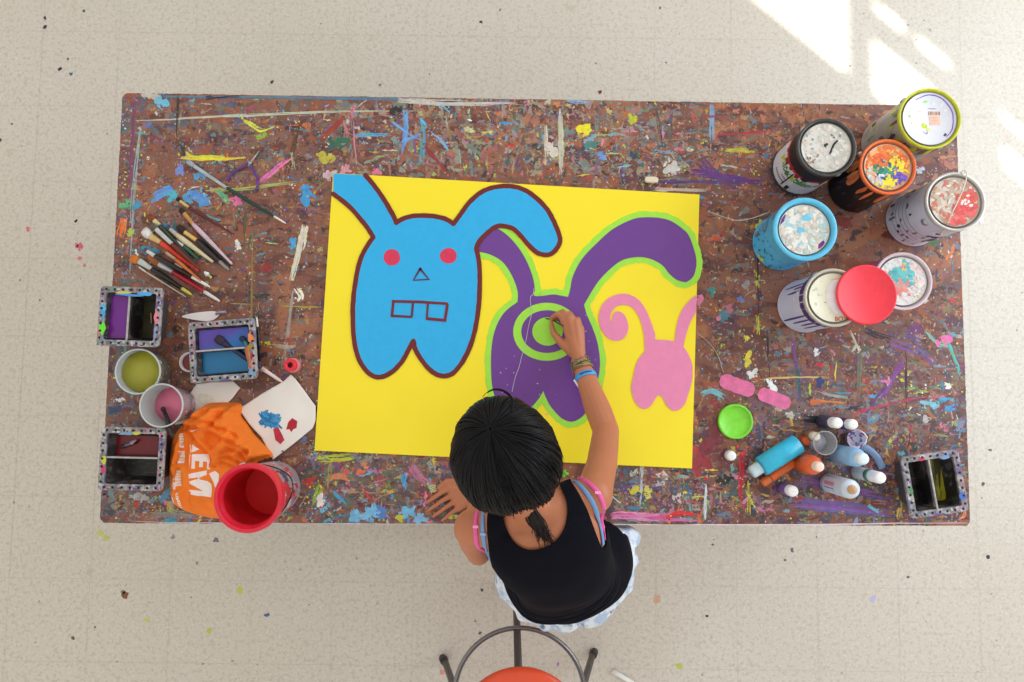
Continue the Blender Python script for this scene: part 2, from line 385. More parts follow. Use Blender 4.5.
zones = [((120,94,330,180),230,3.0),((330,94,700,176),520,3.0),((110,94,140,290),90,3.0),((105,290,125,520),70,3.2),((600,120,790,200),150,3.0),((100,495,330,520),80,4.5),
    ((300,452,460,524),300,3.6),((610,468,740,524),240,3.6),((740,380,960,524),520,3.6),((700,180,770,370),90,2.2),((770,330,968,430),330,3.2),((940,170,965,500),120,3.2),
    ((120,180,230,240),110,2.8),((230,110,330,260),90,2.6),((240,250,320,440),60,1.8),((160,290,330,400),60,1.8),((110,380,200,520),90,2.6),((780,94,960,200),60,2.0),((310,440,330,460),12,3)]
for (x0, y0, x1, y1), cnt, sz in zones:
    for q in range(int(cnt*2.1)):
        px, py = RT.gauss((x0+x1)/2, (x1-x0)*.36), RT.gauss((y0+y1)/2, (y1-y0)*.36)
        if RT.random() < .6: px, py = RT.uniform(x0, x1), RT.uniform(y0, y1)
        if not (112 < px < 962 and 96 < py < 522): continue
        late = q/(cnt*2.1); ground = RT.choice([(122,82,66),(110,74,64),(140,98,76),(104,86,84),(118,92,96)])
        c = RT.choice(PAL) if RT.random() < 0.45 else RT.choice(muted); k_ = RT.uniform(.25, .85) if late < .8 else RT.uniform(0, .45)
        if 320 < px < 690 and py < 185: k_ *= .55; c = tuple(v*.72+58 for v in c) if RT.random() < .5 else c
        elif py > 450: k_ *= .7
        c = jit(tuple(a*(1-k_)+b*k_ for a, b in zip(c, ground)), 10); u = RT.random()
        if u < 0.5: tblob(px, py, sz*RT.uniform(0.25, 1.0)*(1.5 if late < .35 else .85), c, RT.uniform(0.35, 1), RT.uniform(0, 3), 0.6, 14)
        elif u < 0.78:
            a = RT.choice([0, 0, PI/2, RT.uniform(0, PI)])+RT.gauss(0, 0.12); l = sz*RT.uniform(1.5, 6)
            tstroke([(px, py), (px+l*0.5*math.cos(a)+RT.uniform(-1,1), py+l*0.5*math.sin(a)+RT.uniform(-1,1)), (px+l*math.cos(a), py+l*math.sin(a))], RT.uniform(0.4, 1.9)*sz*0.5, c, 0.8, 0.9)
        else:
            for j in range(RT.randint(4, 9)): tblob(px+RT.gauss(0, sz*1.5), py+RT.gauss(0, sz*1.5), RT.uniform(0.35, 1.1), c, 1, 0, 0.3, 8)
# long seams of the boards and ruled paint lines (dragged with a dry brush)
for pts, wp, c in (([(132,120),(240,115),(340,112),(420,112)],3,(190,185,175)),([(128,96),(300,98),(500,100)],3,(90,120,150)),([(205,98),(250,96)],4,(40,35,35)),
    ([(140,130),(133,200),(128,290)],4,(160,170,170)),([(135,100),(128,200),(124,260)],2.5,(120,70,100)),([(118,215),(114,245)],0,(0,0,0)),
    ([(124,218),(119,243)],8,(225,120,50)),([(128,300),(122,400)],3,(130,150,160)),([(246,210),(243,260)],3,(85,80,70)),([(178,96),(177,150)],2.5,(60,45,45)),
    ([(286,175),(300,120)],5,(90,50,45)),([(253,231),(252,300),(250,350)],2.2,(140,120,70)),([(230,303),(280,306),(322,308)],1.6,(165,150,60)),
    ([(293,290),(288,330),(283,370)],4,(160,145,135)),([(305,225),(300,250),(291,288)],8,(215,205,190)),([(296,288),(301,296),(299,302)],6,(230,225,215)),
    ([(272,345),(290,347),(300,343)],3,(185,165,150)),([(181,157),(215,158),(253,156)],4.5,(220,210,50)),([(185,152),(195,158),(205,163)],2,(215,205,70)),
    ([(241,118),(252,125),(262,130),(278,124)],4,(215,215,60)),([(256,138),(270,133)],5,(150,185,60)),([(258,184),(275,170),(292,156)],6,(225,110,165)),([(292,152),(294,170)],3,(150,170,130)),
    ([(204,190),(240,189),(310,180)],3.2,(170,175,110)),([(217,190),(232,206)],5,(100,180,140)),([(355,105),(352,120),(355,165)],4,(205,120,140)),
    ([(322,140),(337,125),(350,116)],5,(150,60,50)),([(343,120),(350,140)],3,(190,110,120)),([(405,105),(406,130),(402,160)],5,(110,160,210)),([(422,120),(423,145),(421,165)],5,(80,160,180)),
    ([(392,122),(410,134),(424,140)],2.5,(110,170,225)),([(430,132),(440,140),(449,150)],2.5,(110,170,225)),([(355,134),(370,135),(392,136)],4,(90,160,210)),([(420,118),(428,128)],2,(110,170,225)),
    ([(402,142),(425,132)],2.5,(100,165,215)),([(425,145),(440,165),(452,178)],4,(140,50,50)),([(412,98),(408,112)],6,(50,50,55)),([(398,100),(450,103),(530,103)],6,(190,190,180)),
    ([(438,103),(450,112)],2,(110,180,220)),([(560,108),(561,150),(560,180)],5,(190,185,170)),([(566,100),(590,103)],4,(120,160,190)),([(545,125),(547,165)],4,(200,190,170)),
    ([(657,110),(662,150)],3,(80,60,60)),([(671,115),(672,150)],3,(90,85,100)),([(712,104),(712,150)],5,(130,160,190)),([(725,151),(755,150)],5,(190,190,70)),
    ([(660,181),(700,182),(760,185)],5,(95,50,110)),([(690,172),(740,178),(772,178)],8,(95,50,120)),([(700,160),(715,175),(740,188)],10,(100,55,125)),
    ([(655,189),(720,191)],4,(190,180,160)),([(715,135),(790,130)],2,(160,60,60)),([(700,116),(740,118)],2.5,(150,70,80)),
    ([(756,220),(757,260),(757,340)],3,(55,45,50)),([(757,225),(757,230)],4,(190,195,60)),([(758,280),(758,288)],4,(180,190,70)),([(758,315),(758,335)],3,(190,195,60)),
    ([(792,338),(797,370),(798,405)],4,(110,70,140)),([(797,368),(799,410)],4,(50,100,80)),([(768,335),(769,385)],2,(50,45,50)),([(860,350),(858,400)],4,(110,110,90)),([(905,350),(907,410)],2.5,(50,40,50)),
    ([(700,208),(740,220),(770,212)],2,(190,180,165)),([(760,379),(800,377),(850,379)],1.8,(200,190,110)),([(865,330),(880,336),(900,341)],6,(50,50,55)),
    ([(855,414),(890,403),(960,391)],3,(190,50,80)),([(880,402),(895,375),(905,360)],5,(120,70,150)),([(872,405),(890,380)],4,(105,60,130)),([(815,390),(830,395),(848,398)],3,(150,160,150)),([(812,400),(830,402),(850,403)],3,(215,120,70)),
    ([(850,330),(856,345),(850,352)],3,(190,190,180)),([(925,330),(940,345),(952,340)],3,(130,180,170)),([(945,335),(955,360),(962,380)],2.5,(90,180,170)),([(890,340),(920,352),(935,365)],9,(110,80,140)),([(905,335),(925,345)],7,(100,75,135)),
    ([(700,395),(712,391),(725,398)],6,(120,175,190)),([(742,452),(741,480),(739,510)],5,(190,40,60)),([(742,452),(745,456)],8,(205,45,65)),([(745,490),(750,500),(756,507)],3,(215,210,60)),([(748,480),(749,515)],3,(205,200,60)),
    ([(610,515),(640,516),(700,518)],7,(205,90,150)),([(612,516),(660,517)],9,(215,130,180)),([(665,519),(680,513),(708,517)],5,(210,40,60)),([(620,488),(640,487),(680,489)],3.5,(105,65,140)),
    ([(790,503),(850,508),(900,515)],12,(120,80,150)),([(800,480),(860,492),(900,500)],7,(110,70,140)),([(900,508),(897,520)],4,(215,175,70)),([(868,505),(882,515)],3,(120,190,210)),
    ([(316,459),(335,458),(355,457)],7,(175,195,40)),([(326,478),(340,476),(352,482)],5,(205,130,80)),([(330,462),(329,490)],4,(150,140,90)),([(312,505),(318,490),(322,486)],6,(140,180,60)),
    ([(406,472),(404,490)],4.5,(70,155,215)),([(412,465),(420,478),(435,488)],9,(185,110,140)),([(385,470),(388,490)],6,(95,130,85)),([(430,490),(438,487)],7,(205,200,130)),
    ([(150,515),(175,516),(210,518)],6,(140,130,130)),([(165,525),(180,518)],11,(60,140,155)),([(102,520),(250,523),(500,526),(700,526),(968,523)],2,(225,220,215)),
    ([(320,511),(330,507)],5,(130,190,220)),([(962,505),(965,515),(955,521)],3,(225,120,80)),([(640,505),(642,480)],2,(185,190,200)),([(706,475),(705,520)],2,(190,195,200)),
    ([(800,418),(820,420),(840,421)],7,(35,32,38)),([(640,474),(643,460),(640,500)],3,(190,190,180)),([(940,400),(952,398)],5,(60,150,200)),([(945,410),(958,405)],5,(60,150,200)),
    ([(150,200),(170,190),(180,200)],9,(90,150,215)),([(196,199),(206,203)],7,(110,60,80))):
    if wp: ragged(pts, wp, c)
for px, py, r_, c, asp in ((152,95,10,(190,190,180),.5),(162,102,6,(110,190,220),1),(306,196,7,(60,150,210),1.3),(199,198,12,(90,150,210),.55),(238,200,6,(225,110,165),.8),(172,196,6,(80,180,200),.7),
    (180,170,4,(120,140,210),1.8),(200,175,5,(90,160,210),1),(148,125,4,(110,110,160),1),(584,129,6.5,(235,220,40),1.15),(632,119,5,(185,190,50),1),(602,156,4.5,(110,150,210),.9),(633,155,3.5,(50,70,90),1),
    (672,168,7,(200,200,195),1),(338,143,9,(50,105,80),.6),(325,158,8,(190,180,60),.7),(377,172,4,(215,120,150),1),(345,170,6,(215,150,170),.7),(330,175,6,(205,180,180),.8),(395,110,5,(50,40,45),1),
    (470,130,5,(200,200,150),.5),(530,120,7,(170,110,90),.8),(552,150,7,(210,200,190),1),(590,145,5,(70,130,130),.9),(250,110,5,(150,80,90),.7),
    (126,205,5,(90,170,120),1),(137,206,4,(60,150,190),1.2),(131,232,4,(170,190,80),1),(165,228,9,(70,130,180),.4),(150,250,7,(60,140,180),.5),(712,291,4,(60,130,130),1.3),(741,299,3,(90,120,200),1),(724,316,5,(70,120,140),1.2),
    (748,359,4.5,(215,200,70),1.4),(747,338,3,(210,200,70),.8),(746,285,4,(150,140,140),1),(752,374,4,(215,215,215),1.4),(700,300,4,(215,120,160),1.2),(820,365,3,(215,40,60),.7),(816,352,3,(225,225,230),1.2),(947,339,6,(225,110,170),.8),(938,343,3,(225,110,170),1),
    (948,386,3.5,(230,230,225),1),(820,382,4,(50,60,120),1.4),(772,386,3.5,(230,230,235),2.4),(930,404,7,(130,190,210),.5),(700,462,8,(150,50,60),1.6),(712,440,10,(120,50,60),1.5),(725,480,7,(40,40,45),.6),(635,490,6,(205,200,60),.5),
    (648,492,4,(210,200,90),1.3),(372,512,9,(115,180,220),.8),(355,516,6,(110,175,220),1.1),(382,512,5,(80,120,190),1.2),(408,512,7,(110,180,220),.9),(420,519,6,(120,185,225),.8),(400,518,4,(190,190,60),1),(365,465,3,(205,130,80),1),
    (360,472,4,(215,110,80),.8),(345,471,4,(200,90,80),.6),(308,482,5,(190,60,50),.7),(320,500,4,(230,225,220),1.6),(140,497,8,(180,175,175),.5),(110,512,5,(70,70,80),.8),(115,410,6,(60,70,110),.8),(120,400,4,(220,215,215),.5),
    (170,335,3,(90,130,150),1),(205,390,4,(130,40,50),1),(258,343,3.5,(220,205,60),.8),(268,343,2.5,(215,200,60),1),(288,340,3,(180,60,60),.8),(265,268,7,(140,50,50),.6),(262,296,6,(50,50,40),.4),(293,243,4,(70,160,215),1.5),
    (238,245,3,(225,220,215),1.5),(240,300,5,(120,60,55),.5),(715,238,6,(190,90,60),.7),(760,225,4,(205,200,60),1.6),(780,262,5,(210,205,200),1),(930,240,8,(70,100,60),.8),(905,262,6,(190,90,70),.6),(915,330,8,(110,60,110),.7),
    (868,200,0,(0,0,0),1),(845,222,9,(130,50,45),.5),(890,235,8,(110,55,45),.5),(925,150,6,(110,80,160),.8),(920,170,5,(190,190,210),.5),(950,165,6,(170,110,90),.8),(815,402,6,(205,110,60),.4),(960,425,4,(120,130,160),1.4),(790,415,5,(190,185,175),.5)):
    if r_: splotch(px, py, r_, c, asp)
for q in range(2600):
    z_ = RT.choice(zones); (x0, y0, x1, y1) = z_[0]; px, py = RT.uniform(x0, x1), RT.uniform(y0, y1)
    if not (112 < px < 962 and 96 < py < 522): continue
    c = RT.choice([(118,80,66),(100,70,64),(84,66,72),(130,96,80),(200,190,180),(70,60,64),(150,140,130),(90,110,120)]+PAL[:4]) 
    tblob(px, py, RT.uniform(.3, 1.15), jit(c, 12), RT.uniform(.4,1), RT.uniform(0,3), .5, 8)
# pink rounded bars of thick paint
for a, b, wv in (((722,380),(752,391),15),((760,393),(788,404),14)):
    add_ribbon(tb, [tw(a[0]+(b[0]-a[0])*t, a[1]+(b[1]-a[1])*t) for t in [i/14 for i in range(-1, 16)]], lambda t, wv=wv: wv*PX(TZ)*(1-abs(2*t-1)**9*0.65), t3(TZ+0.0015), 2, lin((222,112,160)), 0.05, RT)
top_m = splat_mat('painted_plywood', (124,80,66), [((104,62,54), 9, .55, (1,3,1)), ((160,104,74), 7, .60), ((92,60,72), 6, .62), ((120,116,112), 22, .635, (1,2,1)), ((150,86,60), 26, .60), ((70,52,52), 34, .63), ((70,104,128), 30, .685, (1,2.4,1)),
    ((176,132,84), 44, .67), ((176,166,150), 40, .69, (2.4,1,1)), ((150,60,60), 36, .69), ((98,66,120), 19, .70), ((176,176,80), 42, .72), ((200,196,190), 90, .70), ((210,120,150), 60, .73), ((50,44,50), 60, .68), ((120,170,190), 85, .71)],
    rough=0.42, spec=0.45, soft=0.03, base2=(142,92,72), b2scale=3.0, bump=0.25)
edge_m = splat_mat('table_edge', (205,198,186), [((150,110,90), 30, .56, (1,1,1)), ((120,150,170), 40, .64), ((205,110,130), 45, .66), ((90,70,70), 25, .62)], rough=0.6)
top = tb.build('tabletop', [top_m, edge_m, attr_mat('dried_paint', 0.36, 0.5, 0.16)], table)
wood = mat('table_leg_wood', (120,92,70), 0.6, var=0.15)
for sx in (TX0+0.12, TX1-0.12):
    for sy in (TY0+0.12, TY1-0.12):
        lg = MB(); lg.box((sx, sy, 0.36), (0.075, 0.075, 0.72), bev=0.004); lg.build('leg', wood, table)
ap = MB()
for sy in (TY0+0.12, TY1-0.12): ap.box(((TX0+TX1)/2, sy, 0.66), (TX1-TX0-0.315, 0.03, 0.10))
for sx in (TX0+0.12, TX1-0.12): ap.box((sx, (TY0+TY1)/2, 0.66), (0.03, TY1-TY0-0.315, 0.10))
ap.build('apron', wood, table)

# ------------------------------------------------------------------ painted board
BZ0 = 0.7519; BZ = BZ0+0.006
bd = MB()
cs = [P(333,173,BZ), P(699.5,194.5,BZ), P(692,468.5,BZ), P(314.5,450.5,BZ)]
cs = [cs[3], cs[2], cs[1], cs[0]]
bd.add([(p.x, p.y, BZ0) for p in cs]+[(p.x, p.y, BZ) for p in cs], [(3,2,1,0),(4,5,6,7),(0,1,5,4),(1,2,6,5),(2,3,7,6),(3,0,4,7)], 0, sm=False)
def bw(px, py): p = P(px, py, BZ); return (p.x, p.y)
_bl = [0]
def bz(): _bl[0] += 1; return BZ + 0.00012 + _bl[0]*0.00004
bu = PX(BZ)
def bpoly(px, c): z = bz(); bd.poly([(*bw(*p), z) for p in px], 1, lin(c))
def bline(px, wpx, c, closed=False, rough=0.14): add_ribbon(bd, [bw(*p) for p in px], wpx*bu, t3(bz()), 1, lin(c), rough, R, closed)
def segs(*ss):
    out = []
    for s_ in ss:
        q = spline(s_, 5); out += q if not out else q[1:]
    return out
YEL=(254,232,36); GRN=(164,232,72); PUR=(112,64,148); BLU=(44,178,238); MAR=(112,30,34); PNK=(236,140,182); RED=(222,52,92)
PSEG = ([(479.5,252),(477,243),(483,233),(490,228),(497,228.5),(507,235),(518,247),(527,262),(533,278),(535,290)],
    [(535,290),(534,295.5),(541,296),(553,294.5),(560,295.5),(568,297)],
    [(568,297),(570,290),(573,276),(582,259),(597,243),(613,229),(632,219.5),(644,217.4),(658.7,217.9),(670.4,220.8),(682,228.4),(688.7,235.5),(693.5,248),(696,257.5),(696.2,266),(693.5,276),(688,281.2),(683.6,282),(676,279.5),(669,273.6),(663,266),(654,260.4),(644,257.5),(633.7,257.5),(622,260.4),(611.7,267.7),(600,279.4),(592,291),(584,305)],
    [(584,305),(587,315),(593,329),(598,345),(600,364.8),(597,384),(592,402),(584,415),(573,421.6),(562,418.5),(551,407),(546,398),(543.3,391)],
    [(543.3,391),(537.8,400),(529,409),(517,414),(505,412),(497,402),(492,385),(491,356),(493.8,334),(500.4,318),(508,309),(517.5,302)],
    [(517.5,302),(517.5,291),(512,276),(503,262.5),(491,255),(479.5,252)])
purple = segs(*PSEG)[:-1]
ell = lambda cx, cy, rx, ry, n=44: [(cx+rx*math.cos(2*PI*i/n), cy+ry*math.sin(2*PI*i/n)) for i in range(n)]
for sg in PSEG:
    q = spline(sg, 5); bline(q, 12.0, GRN, False, 0.10)
    for e in (q[0], q[-1]): bpoly(ell(e[0], e[1], 5.8, 5.8, 20), GRN)
bpoly(purple, PUR)
ell = lambda cx, cy, rx, ry, n=44: [(cx+rx*math.cos(2*PI*i/n), cy+ry*math.sin(2*PI*i/n)) for i in range(n)]
bpoly(ell(546.8,331.8,33.6,29), GRN); bpoly(ell(547,331.6,25.8,21.4), PUR); bpoly(ell(547.5,331.5,15.2,14.2), GRN)
for q in range(34):
    x, y = R.uniform(497,598), R.uniform(310,415)
    if (x-547)**2+(y-332)**2 > 38**2: bpoly(blob(x, y, R.uniform(.3,.9), R.uniform(.3,.7), 0, .3, 7), R.choice([(220,210,225),(185,150,210),(200,190,215)]))
pink = segs([(664.7,340),(656,339.5),(655,338),(654.8,333.7),(650.4,320.5),(645,308.5),(637,298.6),(625,293.7),(612,296.4),(603,304),(598.8,316),(601,329),(608.7,338.6),(617.5,340.8),(625,337),(628.3,327),(625,316),(618.6,311.3),(613.5,314),(611.3,323.8)],
    [(611.3,323.8),(610.3,316.5),(613.5,309),(621,305),(631.8,307.4),(639.5,318.4),(643.8,333.7),(644.5,344),(645,351)],
    [(645,351),(637,362),(633,378),(631.3,388.7),(635,402),(642.7,409),(650.4,406),(656,397.5),(659,395.3),(662.5,397.5),(667,406),(674.6,411),(683.4,406),(687.8,395.3),(692,380),(692,364.5),(687.8,353.5),(683.4,347)],
    [(683.4,347),(685.6,336),(690,322.7),(696.2,311.8)], [(696.2,311.8),(696.4,295)], [(696.4,295),(689,300.8),(681,311.8),(676.8,325),(674.6,341)],[(674.6,341),(664.7,340)])[:-1]
bpoly(pink, PNK)
body = [[(333.3,194),(340.8,199.5),(351.8,208.8),(362.8,221.8),(369,230),(373.4,237.5)],
    [(373.4,237.5),(365,250),(359.5,263),(355.5,283),(353.5,300),(353,320),(354.9,344),(360.6,362.4),(370.7,374.5),(381,377),(392.6,371.5),(402.7,360.7),(409.5,348),(413.5,341)],
    [(413.5,341),(416,350.6),(424.7,364),(435,373.5),(445,376),(455,371.5),(467,354),(475,330),(478.6,306.7),(479.8,285.5),(479.5,267),(478,256),(476.5,248),(480.5,240),(489,231.6),(497,226.5),(505,226.5),(513.4,229),(521.6,237),(531,247.5),(540,254),(550,254.5),(557,248),(560,238.6),(554,222),(545,207),(531,194),(517,187.5),(500.5,186.5),(484,191),(470,202),(461,214),(453.5,224)],
    [(453.5,224),(445,219),(430,216),(415,216),(404,218.5),(396.5,223)],
    [(396.5,223),(393,215),(386,203),(376,188),(365.5,175.5)]]
bout = segs(*body)
bpoly(bout+[(333.6,173.6)], BLU)
for sg in body:
    q = spline(sg, 5); bline(q, 4.8, MAR, False, 0.08)
    for e in (q[0], q[-1]): bpoly(ell(e[0], e[1], 2.35, 2.35, 14), MAR)
bpoly(blob(392,257.5,8.3,8.3,0,.04), RED); bpoly(blob(448.5,256,8.5,7.8,0,.04), RED)
for cx, cy in ((392,257.5),(448.5,256)):
    for q in range(5): bpoly(blob(cx+R.uniform(-4,4), cy+R.uniform(-4,4), 1.6, 1.1, R.uniform(0,3), .3, 9), (205,62,82))
bline([(421,268),(413.5,280.5),(429,279.5),(420,268.5)], 2.4, (84,34,74))
bline([(392,301.5),(420,302),(448,304)], 2.6, (120,30,44)); bline([(393.5,301),(392,316.5)], 2.6, (120,30,44)); bline([(391,316),(412.5,317)], 2.6, (110,34,60)); bline([(412,317),(413,303)], 2.4, (100,40,80))
bline([(428,303),(427,319)], 2.2, (110,40,60)); bline([(426,318.5),(446.5,320.5)], 2.8, (120,30,44)); bline([(445,321),(447.5,304)], 2.8, (120,30,44))
def board_mat():
    m = attr_mat('board_paint', 0.42, 0.4, 0.035); return m
bo = bd.build('painted_board', [mat('yellow_paint', YEL, 0.45, var=0.015, vscale=6, bump=0.08, bscale=50), board_mat()], None, (cs[0].x, cs[0].y, BZ0))
tag(bo, 'large bright yellow board painted with blue, purple and pink long-eared creatures', 'painting')
# ------------------------------------------------------------------ lettering
def text_obj(name, s, size, m, M, parent, ext=0.0002):
    cu = bpy.data.curves.new(name, 'FONT'); cu.body = s; cu.size = size; cu.extrude = ext; cu.align_x = 'CENTER'; cu.align_y = 'CENTER'; cu.offset = size*0.012
    t = bpy.data.objects.new(name+'_tmp', cu); COL.objects.link(t); bpy.context.view_layer.update()
    me = bpy.data.meshes.new_from_object(t.evaluated_get(bpy.context.evaluated_depsgraph_get()))
    bpy.data.objects.remove(t)
    L = _org[parent.name]; me.transform(Matrix.Translation(-L) @ M); me.materials.clear(); me.materials.append(m)
    o = bpy.data.objects.new(name, me); COL.objects.link(o); o.parent = parent; _org[o.name] = L; return o
def poly_fill(mb, pts, f3, m, c, step):
    """polygon in 2D (u,v) cut into a grid so that it can follow a curved surface"""
    xs = [p[0] for p in pts]; ys = [p[1] for p in pts]
    bm = bmesh.new(); vs = [bm.verts.new((x, y, 0)) for x, y in pts]
    try: bm.faces.new(vs)
    except ValueError: bm.free(); return
    def cuts(lo, hi, nrm, k):
        v = math.floor(lo/step)*step+step
        while v < hi:
            co = [0,0,0]; co[k] = v
            bmesh.ops.bisect_plane(bm, geom=bm.verts[:]+bm.edges[:]+bm.faces[:], plane_co=co, plane_no=nrm); v += step
    cuts(min(xs), max(xs), (1,0,0), 0); cuts(min(ys), max(ys), (0,1,0), 1)
    bmesh.ops.triangulate(bm, faces=bm.faces[:])
    bm.verts.index_update(); fs = []
    for f in bm.faces:
        f.normal_update(); q = [v.index for v in f.verts]; fs.append(tuple(q if f.normal.z > 0 else q[::-1]))
    mb.add([f3(v.co.x, v.co.y) for v in bm.verts], fs, m, c, False); bm.free()

steel = mat('bare_tin', (176,178,182), 0.32, metal=0.85)
wire_m = mat('wire', (150,152,156), 0.35, metal=0.8)
lidpaint = attr_mat('lid_paint', 0.45, 0.4, 0.08)
blackwire = mat('dark_wire', (52,50,52), 0.4, metal=0.6)

def can(name, label, cat, px, py, rpx, h, body_m, rim_m, lid_m, lid_drop=0.006, decals=None, side=None, group='paint cans at the right end of the table', bail=None, ears=True, inner=0.845, taper=1.0):
    """a gallon paint can: px,py = centre of its top, rpx = radius of the rim in pixels"""
    zt = TZ+0.0018+h; c = P(px, py, zt); r = rpx*PX(zt); zb = TZ+0.0018
    t = thing(name, label, cat, (c.x, c.y, zb), group)
    M = Matrix.Translation((c.x, c.y, zb)); rb = r*taper
    b = MB(); b.lathe([(rb*0.955, 0.001), (rb*0.985, 0.0), (rb, 0.003), (rb*0.985, 0.007), (rb*0.965, 0.010), (r*0.965, h*0.90), (r*0.985, h*0.94), (r*0.985, h*0.975)], M, 48, 0, cap0=True)
    if side: side(b, c, zb, r*0.967, h)
    b.build('can_body', [body_m, lidpaint], t)
    b = MB(); b.lathe([(r*0.97, h*0.935), (r, h*0.945), (r*1.005, h*0.99), (r*0.985, h), (r*(inner+.085), h-0.0005), (r*(inner+.055), h-0.004), (r*(inner+.04), h-0.010), (r*inner, h-0.011)], M, 48, 0)
    b.build('rim', [rim_m], t)
    ri = r*(inner+0.02); zl = h-lid_drop
    b = MB(); b.lathe([(ri, zl-0.008), (ri, zl), (ri-0.002, zl+0.0012), (ri-0.0042, zl-0.0012), (0.001, zl-0.0012)], M, 48, 0)
    b.lathe([(ri+.0004, zl-.001), (ri-.0003, zl+.0016), (ri-.0024, zl+.0014)], M, 48, 2)
    if decals:
        k = [0]
        rl = (ri-0.0048)
        def D(u, v, ru, col, asp=1.0, rot=0.0, irr=0.3, n=16):
            k[0] += 1; z = zb+zl-0.0012+0.0002+k[0]*6e-6
            q = []
            for x, y in blob(u*rl, v*rl, ru*rl, ru*rl*asp, rot, irr, n):
                l = math.hypot(x, y); s_ = min(1, rl/l) if l > 0 else 1
                q.append((c.x+x*s_, c.y+y*s_, z))
            b.poly(q, 1, lin(col))
        def Lr(pts, wr, col, rough=0.2):
            k[0] += 1; z = zb+zl-0.0012+0.0002+k[0]*6e-6
            add_ribbon(b, [(c.x+u*rl, c.y+v*rl) for u, v in spline(pts, 5)], lambda t_: wr*rl*(1-(0 if wr > .4 else .6)*abs(2*t_-1)**4), t3(z), 1, lin(col), rough)
        decals(D, Lr)
    b.build('lid', [lid_m, lidpaint, mat('lid_seam', (96,92,86), .5)], t)
    if ears:
        a0 = bail[2] if bail else R.uniform(0, 3)
        for sgn in (0, PI):
            e = MB(); Me = frame((c.x+math.cos(a0+sgn)*r*0.965, c.y+math.sin(a0+sgn)*r*0.965, zb+h*0.80), (math.cos(a0+sgn), math.sin(a0+sgn), 0))
            e.lathe([(0.010, 0), (0.010, 0.002), (0.006, 0.005), (0.001, 0.006)], Me, 16); e.build('ear', [steel], t)
        if bail:
            # wire handle: swings about the line of the ears; bail = (swing angle from straight down, reach, azimuth)
            sw, reach, az = bail; ax = Vector((math.cos(az), math.sin(az), 0)); side_ = Vector((-math.sin(az), math.cos(az), 0)); pts = []
            for i in range(21):
                u = -1+2*i/20
                d = reach*math.cos(u*PI/2)**0.75 if abs(u) < 1 else 0
                pts.append(Vector((c.x, c.y, zb+h*0.80)) + ax*(u*(r*1.015+0.004*math.cos(u*PI/2))) + (side_*math.sin(sw)-Vector((0,0,1))*math.cos(sw))*d)
            e = MB(); e.tube(pts, 0.0016, 6); e.build('handle', [wire_m], t)
    return t, c, r, zb

def side_blob(b, c, zb, r, a, z, ra, rz, col, n=14, irr=0.25, k=[0], rot=0.0):
    k[0] += 1; rr_ = r+0.0004+(k[0] % 40)*1e-5
    pts = blob(a*r, z, ra, rz, rot, irr, n)
    pts = [(u, max(0.004, v)) for u, v in pts]
    poly_fill(b, pts, lambda u, v: (c.x+math.cos(u/r)*rr_, c.y+math.sin(u/r)*rr_, zb+v), 1, lin(col), 0.012)
def side_rect(b, c, zb, r, a0, a1, z0, z1, col, lift=0.0004):
    n = 16; vs = []; fs = []
    for i in range(n+1):
        a = a0+(a1-a0)*i/n
        for z in (z0, z1): vs.append((c.x+math.cos(a)*(r+lift), c.y+math.sin(a)*(r+lift), zb+z))
    for i in range(n): fs.append((2*i, 2*i+2, 2*i+3, 2*i+1))
    b.add(vs, fs, 1, lin(col), True)
def toward(c): return math.atan2(-c.y, -c.x)   # azimuth that faces the middle of the room

# 1 yellow-rimmed can with white lid and barcode
def dy(D, Lr):
    for i in range(14): D(R.uniform(-.7,.7), R.uniform(-.7,.7), R.uniform(.03,.09), R.choice([(190,225,225),(225,215,240),(215,235,215),(235,225,225)]), .6, R.uniform(0,3))
    D(-.12, .68, .07, (165,220,130)); D(-.2, -.28, .10, (200,225,60), 1.2); D(-.05, -.42, .08, (235,235,60), .6); D(-.75, .1, .05, (200,230,140), 1.5)
    Lr([(0,.02),(.22,.02),(.43,.02)], .56, (238,200,180), 0); 
    for i in range(11): Lr([(-.02+i*.043, .30), (-.02+i*.043, .14)], R.choice([.012,.02,.028]), (70,60,70), 0)
    Lr([(-.05,.40),(.3,.40)], .022, (80,75,80), 0)
    for i in range(5): Lr([(.0,.06-.06*i),(.42,.06-.06*i)], .012, (190,140,130), 0)
    Lr([(-.5,.75),(0,.95),(.5,.82),(.85,.4),(.93,0),(.85,-.45),(.62,-.72)], .05, (120,90,190)); Lr([(-.1,-.45),(-.1,-.6),(-.25,-.5)], .02, (90,70,120), 0); D(.6,-.62,.06,(60,60,80))
def sy_(b, c, zb, r, h):
    a = toward(c)
    for i in range(26): side_blob(b, c, zb, r, a+R.uniform(-1.2,1.2), R.uniform(.01,h*.9), R.uniform(.003,.009), R.uniform(.004,.02), R.choice([(150,150,120),(175,170,160),(120,110,90),(110,150,60),(190,180,60),(90,70,60),(200,200,190)]))
    for i in range(12): side_blob(b, c, zb, r, a+R.uniform(-1.6,1.6), h*.86-R.uniform(0,.02), R.uniform(.004,.010), R.uniform(.008,.03), R.choice([(215,215,50),(180,190,50),(110,80,60)]))
can('paint_can', 'paint can with yellow rim and clean white lid bearing a barcode, at table corner', 'paint can', 930.5, 118, 31.9, 0.20,
    mat('can_grey', (170,166,156), .5, var=.1), mat('rim_yellow', (208,212,48), .4, var=.12, vscale=60), mat('lid_white', (226,228,240), .4, var=.04), .005, dy, sy_, bail=(0.3, .05, 2.2), inner=.875)
